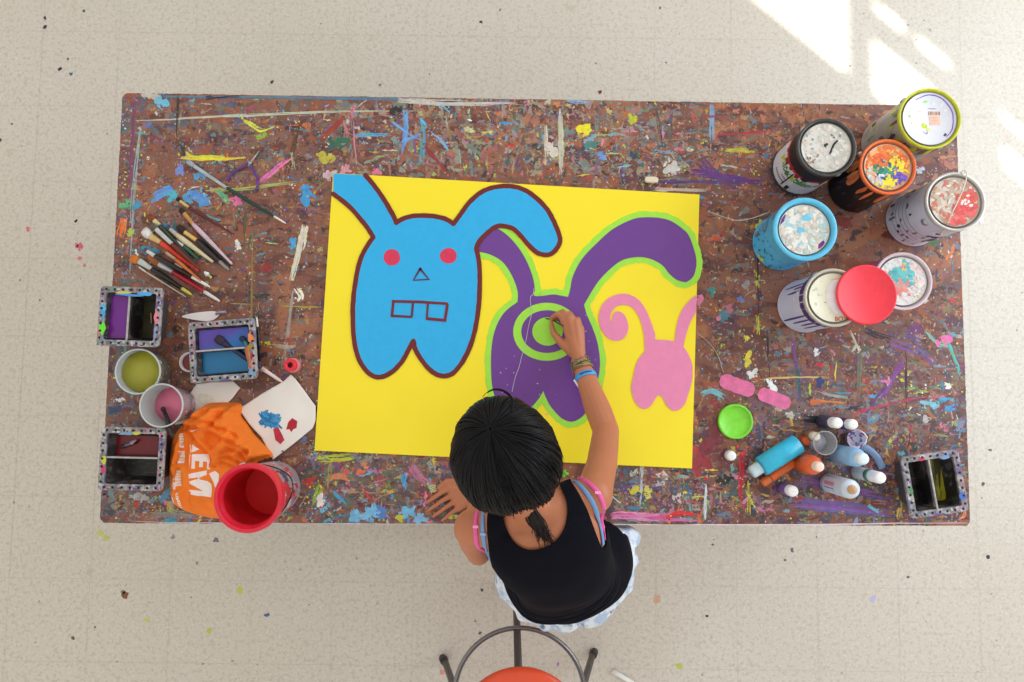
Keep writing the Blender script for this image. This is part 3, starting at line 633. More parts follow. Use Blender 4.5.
# 2 dark rimmed can, dirty white lid with a black slash
def dk(D, Lr):
    for i in range(120): D(R.uniform(-.95,.95), R.uniform(-.95,.95), R.uniform(.04,.14), R.choice([(215,212,205),(200,198,190),(226,222,215),(190,186,176),(222,206,196)]), .7, R.uniform(0,3))
    for i in range(16): D(R.gauss(-.6,.16), R.gauss(-.45,.16), R.uniform(.02,.07), R.choice([(150,120,100),(120,110,105),(200,150,120),(140,130,120)]), .7, R.uniform(0,3))
    for i in range(8): D(R.gauss(-.75,.1), R.gauss(.2,.3), R.uniform(.02,.05), (150,150,150), .8)
    D(.0,.12,.085,(50,50,48)); Lr([(.52,.34),(.32,.12),(.15,-.28)], .085, (34,30,30))
    for u, v in ((.6,.52),(-.55,.35),(.25,.55),(.35,.45)): D(u,v,.045,(120,125,120))
def sk(b, c, zb, r, h):
    a = toward(c)
    side_rect(b, c, zb, r, a-1.9, a+1.9, .012, h*.62, (214,214,222))
    side_rect(b, c, zb, r, a-1.9, a+1.9, h*.62, h*.68, (190,40,55), .0005); side_rect(b, c, zb, r, a-1.9, a+1.9, h*.68, h*.93, (34,30,32), .0005)
    for i in range(11): # uneven wordmark in yellow and green, running round the can
        aa = a-.75+i*.15; side_blob(b, c, zb, r, aa, h*.47+.004*math.sin(i), .0065, .014, R.choice([(190,200,50),(90,150,60),(225,205,70),(70,120,60)]), 9, .35)
        if i % 2: side_blob(b, c, zb, r, aa, h*.47, .003, .006, (225,225,225), 7)
    for i in range(9): side_blob(b, c, zb, r, a-.55+i*.07, h*.20, .0018, .006, (50,48,52), 6, .1)
    for i in range(4): side_blob(b, c, zb, r, a-.2+i*.08, h*.30, .003, .004, (190,40,110), 7)
    side_rect(b, c, zb, r, a+.02, a+.07, h*.10, h*.60, (40,32,32), .0009); side_rect(b, c, zb, r, a+.20, a+.34, h*.08, h*.22, (30,26,26), .0009)
    for i in range(10): side_blob(b, c, zb, r, a+R.uniform(-1.4,1.4), h*.68-R.uniform(0,.015), .007, R.uniform(.006,.016), R.choice([(34,30,32),(150,40,45)]))
    for i in range(8): side_blob(b, c, zb, r, a+R.uniform(.3,1.3), h*.45, .008, .008, R.choice([(130,140,70),(110,120,60),(160,160,110)]))
can('paint_can', 'black-rimmed paint can with dirty white lid marked by a black slash', 'paint can', 827, 147, 30.5, 0.185,
    mat('can_dark', (60,58,58), .45), mat('rim_dark', (72,72,70), .35, metal=.3, var=.2, vscale=50), mat('lid_dirty', (205,203,195), .5, var=.06), .006, dk, sk, bail=(.95, .058, toward(P(827,147,.93))-1.57))
# 3 orange-rimmed black can
def do(D, Lr):
    for i in range(130):
        u, v = R.uniform(-1,1), R.uniform(-.1,1)
        if u*u+v*v < 1: D(u, v, R.uniform(.07,.2), R.choice([(235,110,45),(225,95,40),(240,135,70),(240,180,110),(232,120,60),(215,100,60)]), .6, R.uniform(0,3), .5)
    for i in range(90): D(R.uniform(-.95,.3), R.uniform(-.85,-.05), R.uniform(.05,.14), R.choice([(225,160,110),(200,200,190),(220,190,160),(230,225,215),(190,200,215)]), .6, R.uniform(0,3), .5)
    for i in range(34): D(R.gauss(-.05,.22), R.gauss(-.12,.2), R.uniform(.07,.16), R.choice([(40,130,90),(50,100,150),(60,150,110),(50,80,140),(90,170,120)]), .7, R.uniform(0,3), .5)
    for i in range(30): D(R.gauss(.52,.16), R.gauss(-.45,.16), R.uniform(.07,.15), R.choice([(110,80,190),(130,100,205),(90,70,170)]), .7, R.uniform(0,3), .5)
    for i in range(50): D(R.gauss(.55,.25), R.gauss(.1,.3), R.uniform(.04,.13), R.choice([(235,220,50),(240,200,60),(220,215,70)]), .5, R.uniform(0,3), .6)
    for i in range(22): D(R.gauss(.0,.18), R.gauss(-.78,.1), R.uniform(.06,.15), (240,220,40), .7, R.uniform(0,3), .5)
    for i in range(10): D(R.gauss(-.3,.1), R.gauss(-.5,.15), R.uniform(.03,.08), R.choice([(190,180,225),(225,225,240)]))
def so_(b, c, zb, r, h):
    a = toward(c)
    for i in range(26):
        L_ = R.uniform(.01,.045); side_blob(b, c, zb, r, R.uniform(0, 2*PI), h*.93-L_, R.uniform(.003,.008), L_, R.choice([(225,120,70),(235,150,100),(215,100,50)]), 14, .15)
    for i in range(20): side_blob(b, c, zb, r, a+R.uniform(-1.5,1.5), R.uniform(.02,h*.7), R.uniform(.002,.006), R.uniform(.004,.014), R.choice([(60,40,40),(50,60,50),(90,60,50),(40,36,60)]))
can('paint_can', 'black paint can with orange rim, its lid smeared orange, green, yellow and violet', 'paint can', 888.5, 166.5, 28.8, 0.185,
    mat('can_black', (20,18,20), .35), mat('rim_orange', (232,108,48), .4, var=.12, vscale=60), mat('lid_peach', (232,170,120), .5), .005, do, so_, bail=(.5, .07, toward(P(889.5,165,.93))-1.2))
# 4 sky blue can
def db(D, Lr):
    for i in range(230):
        u, v = R.uniform(-1,1), R.uniform(-1,1)
        if u*u+v*v < 1: D(u, v, R.uniform(.05,.15), R.choice([(228,228,220),(210,215,205),(225,205,190),(190,215,220),(236,236,232),(205,190,180),(170,210,220),(236,232,220),(185,200,190)]), .6, R.uniform(0,3), .5)
    for u, v in ((.12,.55),(.2,.48),(.05,.5),(-.1,.0),(-.18,-.02)): D(u, v, .1, (110,195,230))
    D(-.9,.42,.12,(110,50,150),1.6,-.4); D(.74,-.62,.12,(110,40,130),1.7,-.7); D(.66,-.72,.06,(170,40,110))
def sb(b, c, zb, r, h):
    a = toward(c)
    for i in range(34): side_blob(b, c, zb, r, a+R.uniform(-1.3,1.5), R.uniform(.015,h*.75), R.uniform(.001,.003), R.uniform(.002,.007), (20,50,80), 7, .3, rot=R.uniform(-1,1))
    for i in range(6): side_blob(b, c, zb, r, a+R.gauss(.1,.1), R.uniform(.012,.03), .006, .004, (215,215,60))
    for i in range(10): side_blob(b, c, zb, r, a+R.uniform(-1.5,-.6), R.uniform(.03,h*.8), .008, .014, R.choice([(110,140,160),(130,130,150),(90,150,190)]))
can('paint_can', 'sky-blue paint can with pale speckled lid and purple smudges', 'paint can', 805.5, 229, 32.5, 0.17,
    mat('can_blue', (82,180,228), .4, var=.1, vscale=25), mat('rim_blue', (92,190,228), .35, var=.08, vscale=40), mat('lid_pale', (222,222,214), .5, var=.05), .009, db, sb, ears=False, inner=.80, taper=.96)
# 5 tin can with red-smeared lid
def dr(D, Lr):
    for i in range(230):
        u, v = R.uniform(-1,1), R.uniform(-1,1)
        if u*u+v*v < 1: D(u, v, R.uniform(.05,.15), R.choice([(200,185,170),(210,150,140),(190,180,150),(220,200,190),(205,120,110),(170,150,120),(230,225,215),(205,130,100)]), .6, R.uniform(0,3), .5)
    for i in range(80):
        a = R.uniform(-1.9, .8); q = R.uniform(.2,.97); D(q*math.cos(a), q*math.sin(a), R.uniform(.08,.18), R.choice([(215,80,80),(205,70,75),(225,100,95),(210,95,70)]), .7, R.uniform(0,3), .5)
    for i in range(8): D(.5+R.gauss(0,.1), 0+R.gauss(0,.12), .06, (235,225,220))
def sr(b, c, zb, r, h):
    a = toward(c)
    for i in range(40): side_blob(b, c, zb, r, a+R.uniform(-1.5,1.4), R.uniform(.015,h*.6), R.uniform(.002,.007), R.uniform(.003,.010), R.choice([(120,115,125),(150,140,140),(110,100,110),(90,60,60),(200,200,215),(160,120,110),(60,60,80)]))
    for i in range(5): side_rect(b, c, zb, r, a-1.3, a+.8, .03+.017*i, .032+.017*i, (130,130,150))
    side_blob(b, c, zb, r, a+.95, h*.72, .014, .012, (225,225,235)); side_blob(b, c, zb, r, a+.95, h*.72, .008, .006, (40,50,90)); side_blob(b, c, zb, r, a+1.2, h*.55, .022, .008, (60,55,100)); side_blob(b, c, zb, r, a+1.25, h*.38, .012, .016, (60,60,110))
t5, c5, r5, zb5 = can('paint_can', 'tin paint can with red-smeared lid crossed by its wire handle', 'paint can', 956, 201.5, 30.5, 0.195,
    mat('can_tin', (206,208,220), .35, var=.08, vscale=20), mat('rim_tin', (196,192,186), .3, metal=.4, var=.1, vscale=60), mat('lid_tan', (206,188,172), .5), .005, dr, sr)
hb = MB(); zz = zb5+.199; q0 = P(966,172,zz-.01); q1 = P(964,184,zz); q2 = P(957,202,zz+.004); q3 = P(950,217,zz); q4 = P(941,238,zz-.05); q5 = P(936,241,zz-.055)
hb.tube([P(x, y, zz+d) for x, y, d in ((963,176,-.006),(961,172,-.004),(964,170,0),(967,173,.002),(966,180,.003),(962,192,.003),(957,203,.003),(952,213,.002),(948,223,-.005),(942,233,-.03),(938,239,-.05))], .0017, 6)
hb.build('handle', [mat('wire_pale', (214,206,190), .4, metal=.4)], t5)
ht = MB(); p0 = Vector((c5.x+r5*.9, c5.y-r5*.42, zb5+.165)); ht.box((0,0,0), (.028,.012,.004), frame(p0+Vector((.014,-.004,0)), (0,0,1)), bev=.001); ht.build('handle_end', [mat('white_tab', (240,240,245), .5)], t5)
# 6 cream-lidded can with purple drips
def dc(D, Lr):
    D(.35,.05,.62,(240,240,246),1.3,0,.05,12); D(.1,.05,.2,(240,240,246),3.2,0,.05,12)
    for i in range(10): D(R.uniform(-.8,-.1), R.uniform(-.7,.7), R.uniform(.03,.09), (214,214,190), .6, R.uniform(0,3))
    D(-.35,-.2,.05,(170,170,150),.5); Lr([(-.1,.78),(.5,.84)], .02, (225,150,150), 0)
def sc(b, c, zb, r, h):
    a = toward(c)
    side_rect(b, c, zb, r, a-2.4, a+2.4, h*.78, h*.94, (74,50,110), .0006)
    for aa, L_ in ((.35,.10),(.55,.06),(.75,.045),(.95,.05),(-.6,.05),(-.9,.07),(-.75,.03)): side_blob(b, c, zb, r, a+aa, h*.80-L_*.8, .0028, L_, (84,60,140), 14, .1)
    side_blob(b, c, zb, r, a-.55, h*.72, .010, .010, (220,215,240)); side_blob(b, c, zb, r, a-.35, h*.6, .006, .006, (230,225,240))
    for i in range(5): side_rect(b, c, zb, r, a-.8, a+.3, .02+.02*i, .021+.02*i, (170,172,200), .0004)
t6, c6, r6, zb6 = can('paint_can', 'white paint can dripping purple, cream lid half covered by a red lid', 'paint can', 834, 297.5, 29.6, 0.185,
    mat('can_white', (206,212,236), .4, var=.04, vscale=20), mat('rim_cream', (196,190,176), .35, metal=.2), mat('lid_cream', (226,224,200), .45, var=.04), .004, dc, sc)
zt6 = zb6+.185-.003
pt = P(841.5, 319, zt6); text_obj('lettering', 'BOX', .016, mat('red_ink', (205,90,70), .6), Matrix.Translation((pt.x, pt.y, zt6-.0012)) @ Matrix.Rotation(.02, 4, 'Z'), t6)
# 7 pink translucent tub with multi-coloured lid (further back under the red lid)
def dm(D, Lr):
    for i in range(200):
        u, v = R.uniform(-1,1), R.uniform(-1,1)
        if u*u+v*v < 1: D(u, v, R.uniform(.05,.15), R.choice([(232,228,224),(225,215,215),(235,200,205),(210,215,220),(235,225,200),(226,232,234)]), .6, R.uniform(0,3), .5)
    for i in range(45): D(R.gauss(.0,.24), R.gauss(.3,.24), R.uniform(.08,.17), R.choice([(90,185,190),(110,195,195),(80,170,185)]), .7, R.uniform(0,3), .5)
    for i in range(34): D(R.gauss(-.1,.24), R.gauss(-.35,.2), R.uniform(.06,.15), R.choice([(225,140,130),(230,120,130),(215,160,150)]), .7, R.uniform(0,3), .5)
    for i in range(7): D(R.gauss(.05,.12), R.gauss(.68,.1), .07, R.choice([(235,210,100),(235,130,160)]), .6, R.uniform(0,3), .5)
    for i in range(12): D(R.gauss(.62,.12), R.gauss(-.15,.25), .07, R.choice([(235,190,150),(225,225,230),(230,210,190)]), .7, R.uniform(0,3), .5)
def sm_(b, c, zb, r, h):
    for i in range(24): side_blob(b, c, zb, r, R.uniform(0,2*PI), R.uniform(.01,h*.8), .006, .008, R.choice([(225,110,150),(150,50,60),(200,200,210)]))
can('paint_tub', 'pink-sided paint tub with white lid blotched turquoise and salmon', 'paint tub', 903.5, 281, 29.4, 0.125,
    mat('tub_pink', (205,100,130), .4, var=.1, vscale=20), mat('rim_clear', (214,196,204), .3, var=.06, vscale=50), mat('lid_white2', (228,226,226), .45, var=.03), .006, dm, sm_, bail=(.9, .05, 1.0))
# red lid lying on the cream-lidded can
zr = zb6+.185+.0012; pr = P(867, 294.5, zr+.008); rr = 30.5*PX(zr+.008)
b = MB(); b.lathe([(rr*.96, 0), (rr, .001), (rr, .0065), (rr*.985, .008), (rr*.95, .0083), (rr*.93, .0072), (.001, .0072)], Matrix.Translation((pr.x, pr.y, zr)), 48, 0, cap0=True)
tag(b.build('jar_lid', [mat('red_plastic', (240,52,70), .45, var=.06, vscale=70, bump=.1)], None, (pr.x, pr.y, zr)), 'round bright red plastic lid lying on the cream can lid', 'lid')
# green lid on the table
pg = P(735.5, 421.5, TZ+.01); rg_ = 17.3*PX(TZ+.01)
b = MB(); b.lathe([(rg_*.97, 0), (rg_, .001), (rg_, .010), (rg_*.96, .0115), (rg_*.88, .011), (rg_*.86, .006), (rg_*.83, .0045), (.001, .0045)], Matrix.Translation((pg.x, pg.y, TZ+.002)), 40, 0, cap0=True)
tag(b.build('jar_lid', [mat('green_plastic', (128,222,56), .4, var=.08, vscale=60)], None, (pg.x, pg.y, TZ+.002)), 'round lime-green lid with raised edge lying flat on the table', 'lid')

# ------------------------------------------------------------------ red bucket
hb_ = .20; zb = TZ+.0018; c = P(247.5, 498.5, zb+hb_); r = 34*PX(zb+hb_)
t = thing('bucket', 'clear plastic bucket with thick red rim, red paint inside and wire handle', 'bucket', (c.x, c.y, zb))
M = Matrix.Translation((c.x, c.y, zb)); rbm = r*.84
b = MB(); b.lathe([(rbm*.97, 0), (rbm, .003), (r*.93, hb_*.84), (r*.95, hb_*.86)], M, 56, 0, cap0=True)
cc = Vector((c.x, c.y, 0))
for i in range(46):
    a = R.uniform(-1.3, 1.3); z_ = R.uniform(.03, hb_*.8); rl = rbm+(r*.93-rbm)*(z_/(hb_*.84))
    side_blob(b, c, zb, rl, a, z_, R.uniform(.003,.010), R.uniform(.004,.014), R.choice([(214,60,80),(190,40,60),(220,90,110),(210,205,210),(150,140,165),(214,60,80)]))
side_blob(b, c, zb, rbm+(r*.93-rbm)*.7, .62, hb_*.62, .02, .022, (88,78,120)); side_blob(b, c, zb, rbm+(r*.93-rbm)*.8, 0.05, hb_*.68, .03, .03, (205,50,65))
b.build('bucket_wall', [mat('cloudy_plastic', (186,180,190), .3, var=.08, vscale=15), lidpaint], t)
b = MB(); b.lathe([(r*.94, hb_*.84), (r*.99, hb_*.85), (r, hb_*.88), (r, hb_*.985), (r*.98, hb_), (r*.90, hb_+.0005), (r*.875, hb_-.003), (r*.86, hb_*.93), (r*.83, hb_*.92), (r*.81, hb_*.88)], M, 56, 0)
b.lathe([(r*.955, hb_+.001), (r*.94, hb_+.003), (r*.925, hb_+.001)], M, 56, 0)
b.build('rim', [mat('rim_red', (232,38,64), .35, var=.06, vscale=50)], t)
b = MB(); b.lathe([(r*.82, hb_*.9), (rbm*.93, .045), (rbm*.90, .032)], M, 56, 0); b.build('painted_inside', [mat('inside_red', (196,14,26), .6, var=.25, vscale=18)], t)
b = MB(); b.lathe([(rbm*.93, .040), (.001, .040)], M, 56, 0); b.build('paint', [mat('paint_red', (224,6,16), .6, var=.08, vscale=9)], t)
b = MB(); az = 1.95; ax = Vector((math.cos(az), math.sin(az), 0)); sd = Vector((math.cos(az-PI/2), math.sin(az-PI/2), 0)); pts = []
for i in range(25):
    u = -1+2*i/24; d = .082*math.cos(u*PI/2)**.7 if abs(u) < 1 else 0
    pts.append(Vector((c.x, c.y, zb+hb_*.80)) + ax*(u*r*1.02) + sd*(d+r*.10*math.cos(u*PI/2)) - Vector((0,0,1))*(.045*math.cos(u*PI/2)))
b.tube(pts, .0017, 6); b.build('handle', [blackwire], t)
for s_ in (-1, 1):
    b = MB(); b.lathe([(.009, -.002), (.009, .003), (.004, .006), (.001, .006)], frame(Vector((c.x, c.y, zb+hb_*.80))+ax*s_*r*.97, ax*s_), 14); b.build('ear', [mat('grey_plastic', (190,190,195), .4)], t)

# ------------------------------------------------------------------ paint trays
rimg = splat_mat('tray_rim', (132,128,132), [((168,164,166), 40, .55), ((104,102,108), 55, .60), ((186,180,180), 90, .62), ((110,90,140), 30, .66), ((90,160,200), 22, .69), ((215,120,140), 34, .70), ((200,200,110), 36, .70)], rough=.5, soft=.03)
dark_in = splat_mat('tray_inside', (62,58,60), [((104,98,98), 30, .56), ((40,60,50), 18, .60), ((110,90,80), 50, .62), ((30,28,30), 12, .55), ((90,80,120), 40, .66)], rough=.5, soft=.04)
def tray(label, cpx, wpx, hpx, rot, div_axis, divpos, fills, h=.085, rimdabs=(), gouges=0):
    """cpx: centre of the rim; rot counter-clockwise; fills: per compartment (level or None, material)"""
    zb = TZ+.0018; zt = zb+h; c = P(*cpx, zt); W, D = wpx*PX(zt), hpx*PX(zt)
    t = thing('paint_tray', label, 'paint tray', (c.x, c.y, zb), 'two-compartment paint trays on the table')
    M = M_at((c.x, c.y, zb), rot)
    w_ = .86; tw_ = .004; fl_ = .0165
    def rr_(wx, wy, z, r=.010, n=4):
        out = []
        for cx, cy, a0 in ((wx-r, wy-r, 0), (-wx+r, wy-r, 90), (-wx+r, -wy+r, 180), (wx-r, -wy+r, 270)):
            for i in range(n+1):
                a = math.radians(a0+90*i/n); out.append((cx+r*math.cos(a), cy+r*math.sin(a), z))
        return out
    def skin(b, rings, m=0, c0=False, c1=False):
        n = len(rings[0]); vs = [p for q in rings for p in q]
        fs = [(k*n+i, k*n+(i+1) % n, (k+1)*n+(i+1) % n, (k+1)*n+i) for k in range(len(rings)-1) for i in range(n)]
        if c0: fs.append(tuple(reversed(range(n))))
        if c1: fs.append(tuple((len(rings)-1)*n+i for i in range(n)))
        b.add(vs, fs, m, sm=False, M=M)
    x, y = W/2, D/2; f = fl_
    b = MB()
    skin(b, [rr_((x-f)*w_, (y-f)*w_, 0), rr_(x-f+.002, y-f+.002, h-.010)], 0, True)
    skin(b, [rr_(x-f-tw_+.001, y-f-tw_+.001, h-.004), rr_((x-f)*w_-tw_, (y-f)*w_-tw_, .004)], 1, False, True)
    if div_axis == 'x': b.box((divpos*x, 0, (h-.012)/2+.002), (.006, (y-f)*1.88, h-.016), M, 1, taper=.9)
    else: b.box((0, divpos*y, (h-.012)/2+.002), ((x-f)*1.88, .006, h-.016), M, 1, taper=.9)
    b.build('tray_body', [mat('tray_grey', (70,68,70), .5, var=.2), dark_in], t)
    b = MB()
    skin(b, [rr_(x-.001, y-.001, h-.010, .012), rr_(x, y, h-.008, .012), rr_(x, y, h-.001, .012), rr_(x-.001, y-.001, h, .012), rr_(x-f, y-f, h, .006), rr_(x-f-.001, y-f-.001, h-.010, .006)])
    # holes along the rim, their dark insides painted as flat discs
    n1 = max(5, int(W/.022)); n2 = max(4, int(D/.022)); k_ = 0
    def hole_disc(u, v, r_=.0037, col=(24,22,26)): b.poly([(M @ Vector((px_, py_, h+.0005)))[:] for px_, py_ in blob(u, v, r_, r_, 0, .12, 10)], 1, lin(col))
    def dab(u, v, ru, rv, col): 
        nonlocal k_; k_ += 1
        q = [(max(-x+.001, min(x-.001, a)), max(-y+.001, min(y-.001, d))) for a, d in blob(u, v, ru, rv, 0, .3, 14)]
        b.poly([(M @ Vector((a, d, h+.00022+k_*3e-6)))[:] for a, d in q], 1, lin(col))
    for s_ in (-1, 1):
        for i in range(22): dab(R.uniform(-x, x), s_*(y-f*R.uniform(.2,.8)), R.uniform(.002,.007), R.uniform(.001,.004), R.choice([(190,186,190),(110,106,112),(150,140,170),(120,170,200),(200,196,190),(200,120,140),(100,150,120),(90,86,96)]))
        for i in range(18): dab(s_*(x-f*R.uniform(.2,.8)), R.uniform(-y, y), R.uniform(.001,.004), R.uniform(.002,.007), R.choice([(190,186,190),(110,106,112),(150,140,170),(200,196,190),(90,86,96),(215,110,140),(120,90,150)]))
    for u, v, ru, rv, col in rimdabs: dab(u*x, v*y, ru, rv, col)
    for s_ in (-1, 1):
        for i in range(n1): hole_disc(-x*.8+i*(1.6*x)/(n1-1)+R.uniform(-.001,.001), s_*(y-f*.5))
        for i in range(n2): hole_disc(s_*(x-f*.5), -y*.74+i*(1.48*y)/(n2-1)+R.uniform(-.001,.001))
    b.build('rim', [rimg, lidpaint], t)
    b = MB()
    q = (h-.003)
    if div_axis == 'x': b.box((divpos*x, 0, q), (.005, (y-f)*2, .004), M, bev=.001)
    else: b.box((0, divpos*y, q), ((x-f)*2, .005, .004), M, bev=.001)
    b.build('divider_top', [mat('divider_grey', (176,170,170), .5, var=.2, vscale=60)], t)
    for k, (lev, m_) in enumerate(fills):
        if lev is None: continue
        s = w_+(1-w_)*lev/h; X, Y = (x-f)*s-tw_, (y-f)*s-tw_
        if div_axis == 'x': x0, x1, y0, y1 = ((-X, divpos*x-.003), (divpos*x+.003, X))[k]+(-Y, Y)
        else: x0, x1, y0, y1 = (-X, X)+((divpos*y+.003, Y), (-Y, divpos*y-.003))[k]
        b = MB(); b.box(((x0+x1)/2, (y0+y1)/2, lev/2+.003), (x1-x0, y1-y0, lev-.004), M, taper=.92); b.build('paint', [m_], t)
    return t, M, x-f, y-f, h
trv = tray('paint tray holding purple paint, on the left table edge above the green cup', (129.5,316.5), 63, 60, -.02, 'x', -.06,
    [(.066, mat('paint_purple', (112,30,140), .25, var=.08, vscale=8)), (.010, mat('paint_olivedark', (62,60,38), .3, var=.35, vscale=25))],
    rimdabs=((-.86,.25,.008,.014,(90,180,225)),(-.86,.05,.007,.012,(80,160,215)),(-.84,-.42,.010,.016,(110,225,60)),(-.25,.80,.022,.004,(190,195,110)),(0,.72,.04,.003,(80,150,215)),(.45,.78,.022,.005,(80,170,225)),(.86,0,.006,.02,(225,130,150)),(.86,-.5,.006,.015,(140,150,190))))
for dx in (.35, .55):
    b = MB(); M_ = trv[1]; p0 = M_ @ Vector((dx*.07, -.012, .016)); p1 = M_ @ Vector((dx*.07-.001, .018, .020)); b.tube([p0, p1], .0022, 6)
    tag(b.build('wooden_stick', [mat('stick_wood', (205,170,130), .6)], None, p0), 'short pale stick lying in the dark half of the purple paint tray', 'stick', 'sticks in the purple paint tray')
tray('paint tray with dark red paint above an empty black half, at table left edge', (131.5,459), 64, 62, -.01, 'y', .04,
    [(.050, mat('paint_darkred', (120,10,28), .25, var=.1, vscale=8)), (.006, splat_mat('sludge', (44,42,38), [((74,72,66), 60, .58, (1,6,1))], rough=.35))],
    rimdabs=((-.86,-.05,.007,.012,(205,205,70)),(-.86,-.35,.007,.01,(205,60,120)),(.1,.82,.012,.005,(200,200,80)),(-.2,.8,.02,.004,(120,160,190))))
tray('paint tray filled with bright blue and violet paint, brushes leaning in it', (222.5,350.5), 67, 61, .09, 'y', .04,
    [(.070, splat_mat('paint_blueviolet', (30,110,180), [((92,70,170), 5.5, .47)], rough=.25, soft=.10)), (.056, mat('paint_teal', (14,116,170), .22, var=.06, vscale=7))],
    rimdabs=((.86,.35,.009,.012,(230,130,70)),(.84,.05,.008,.01,(160,130,60)),(.84,-.25,.006,.009,(170,60,50)),(.82,-.55,.008,.012,(215,200,205)),(.85,-.8,.01,.01,(120,160,190))))
tray('paint tray with olive-yellow sludge, at the right end of the table', (935,484), 58, 61, .15, 'x', -.05,
    [(None, None), (.035, splat_mat('olive_sludge', (150,146,30), [((100,96,24), 34, .5, (5,.6,1)), ((60,54,30), 20, .56, (4,.6,1))], rough=.35))],
    rimdabs=((-.3,.84,.01,.004,(205,60,90)),(-.84,-.1,.005,.01,(80,150,90)),(.86,-.5,.008,.012,(70,110,190)),(.5,.8,.014,.005,(120,150,200))))

# ------------------------------------------------------------------ cups and jars
clear = mat('clear_plastic', (205,212,214), .18, alpha=.42)
def cup(label, rimpx, rpx, h, lev, liq, tap=.78, stains=(), name='plastic_cup'):
    zb = TZ+.0018; c = P(*rimpx, zb+h); r = rpx*PX(zb+h); M = Matrix.Translation((c.x, c.y, zb))
    t = thing(name, label, 'cup', (c.x, c.y, zb))
    b = MB(); b.lathe([(r*tap*.96, 0), (r*tap, .002), (r*.965, h-.006), (r, h-.005), (r, h-.001), (r*.97, h), (r*.945, h-.003), (r*tap*.965, .004)], M, 40, 0, cap0=True)
    for i in range(22):
        z_ = R.uniform(.01, h*.85); rl = r*tap+(r*.965-r*tap)*z_/h
        if stains: side_blob(b, c, zb, rl, R.uniform(0,2*PI), z_, R.uniform(.003,.010), R.uniform(.003,.012), R.choice(stains))
    b.build('cup_wall', [clear, lidpaint], t)
    rl = r*tap+(r*.94-r*tap)*lev/h-.0015
    b = MB(); b.lathe([(r*tap*.94, .0045), (rl, lev), (.001, lev)], M, 40, 0, cap0=True); b.build('paint', [liq], t)
    b = MB(); b.lathe([(r*.935, h-.001), (r*.965, h+.0012), (r*1.005, h-.001), (r*1.0, h-.004), (r*.97, h-.005)], M, 40, 0); b.build('rim', [mat('cup_rim', (206,214,216), .25, alpha=.85)], t)
    return t, c, r, zb
cup('clear plastic cup of olive-green paint water on the left of the table', (137.5,371.5), 23, .075, .052, mat('paint_olive', (160,158,44), .25, var=.07, vscale=14), .86, ((150,110,130),(170,180,170),(160,90,90),(180,190,180),(110,150,170)))
t, c, r, zb = cup('clear plastic cup of pink paint with a dark brush standing in it', (161,405.5), 22, .11, .05, mat('paint_pink', (212,110,140), .3, var=.06, vscale=20), .74, ((205,150,165),(180,150,160),(200,200,205)))
clr = mat('white_cup', (235,230,232), .35)
zb = TZ+.0018; c = P(189, 362, zb+.035); M = Matrix.Translation((c.x, c.y, zb)); t = thing('small_cup', 'small white cup of dark red paint tucked beside the blue paint tray', 'cup', (c.x, c.y, zb))
b = MB(); r = .027; b.lathe([(r*.8, 0), (r, .034), (r*1.03, .035), (r*.95, .0345), (r*.78, .004)], M, 28, cap0=True); b.build('cup_wall', [clr], t)
b = MB(); b.lathe([(r*.90, .024), (.001, .024)], M, 28); b.build('paint', [mat('paint_maroon', (112,18,28), .3)], t)

# squeeze bottles -----------------------------------------------------------
def bottle(name, label, tip, rpx, h, body_m, cap_m, base=None, capr=.55, caph=.25, group=None, shoulder=.08, band=None, nozzle=False, lay=None, lift=0.0, translucent=False, rad=None, z0=None):
    """standing: tip = pixel of the top of the cap. lay=(pixel of the cap end, pixel of the bottom end)"""
    zb = TZ+.0018+lift
    if lay:
        r = rad; a = P(*lay[0], zb+r); e = P(*lay[1], zb+r); h = (a-e).length; M = frame(e, a-e); org = (e.x, e.y, zb)
    else:
        c = P(*tip, zb+h); r = rad or rpx*PX(zb+h*.7); M = Matrix.Translation((c.x, c.y, zb)); org = (c.x, c.y, zb)
    t = thing(name, label, 'bottle', org, group)
    hb = h*(1-caph); sh = h*shoulder; rc = r*capr
    b = MB(); b.lathe([(r*.9, 0), (r, .003), (r, hb-sh*2), (r*.93, hb-sh), (rc*1.15, hb-.004), (rc*.9, hb-.003), (rc*.9, hb+.002)], M, 30, 0, cap0=True, cap1=True)
    b.build('bottle_body', [body_m], t)
    b = MB()
    if nozzle: b.lathe([(rc*1.1, hb-.004), (rc*1.1, hb+.004), (rc*.8, hb+.006), (rc*.35, h), (rc*.1, h)], M, 20, 0, cap1=True)
    else: b.lathe([(rc, hb-.002), (rc, h-.006), (rc*.9, h-.001), (rc*.6, h), (rc*.25, h+.001), (.0008, h+.001)], M, 24, 0)
    b.build('nozzle' if nozzle else 'cap', [cap_m], t)
    if band:
        b = MB(); z_ = h*band[1]; b.lathe([(r*1.0, z_-band[2]), (r*1.012+.0004, z_-band[2]), (r*1.012+.0004, z_+band[2]), (r, z_+band[2])], M, 30); b.build('band', [band[0]], t)
    return t, M, r
white_cap = mat('cap_white', (244,244,246), .4)
G = 'squeeze bottles on the right of the table'
bottle('squeeze_bottle', 'dark-sided bottle with round white cap, left one of the pair above the clear cup', (838,423), 7, .095, mat('bottle_indigo', (66,66,96), .35, var=.2, vscale=30), white_cap, capr=.80, caph=.3, group=G, rad=.019)
bottle('squeeze_bottle', 'purple-tinted bottle with round white cap, right one of the pair above the clear cup', (853.5,424.5), 7, .08, mat('bottle_plum', (92,62,120), .35, var=.2, vscale=30), white_cap, capr=.85, caph=.3, group=G, rad=.017)
bottle('squeeze_bottle', 'small brown bottle with cream cap leaning next to the clear cup', (816.5,436.5), 6, .055, mat('bottle_tan', (150,110,80), .4, var=.2, vscale=40), mat('cap_cream', (232,220,200), .4), capr=.8, caph=.35, group=G, rad=.0155)
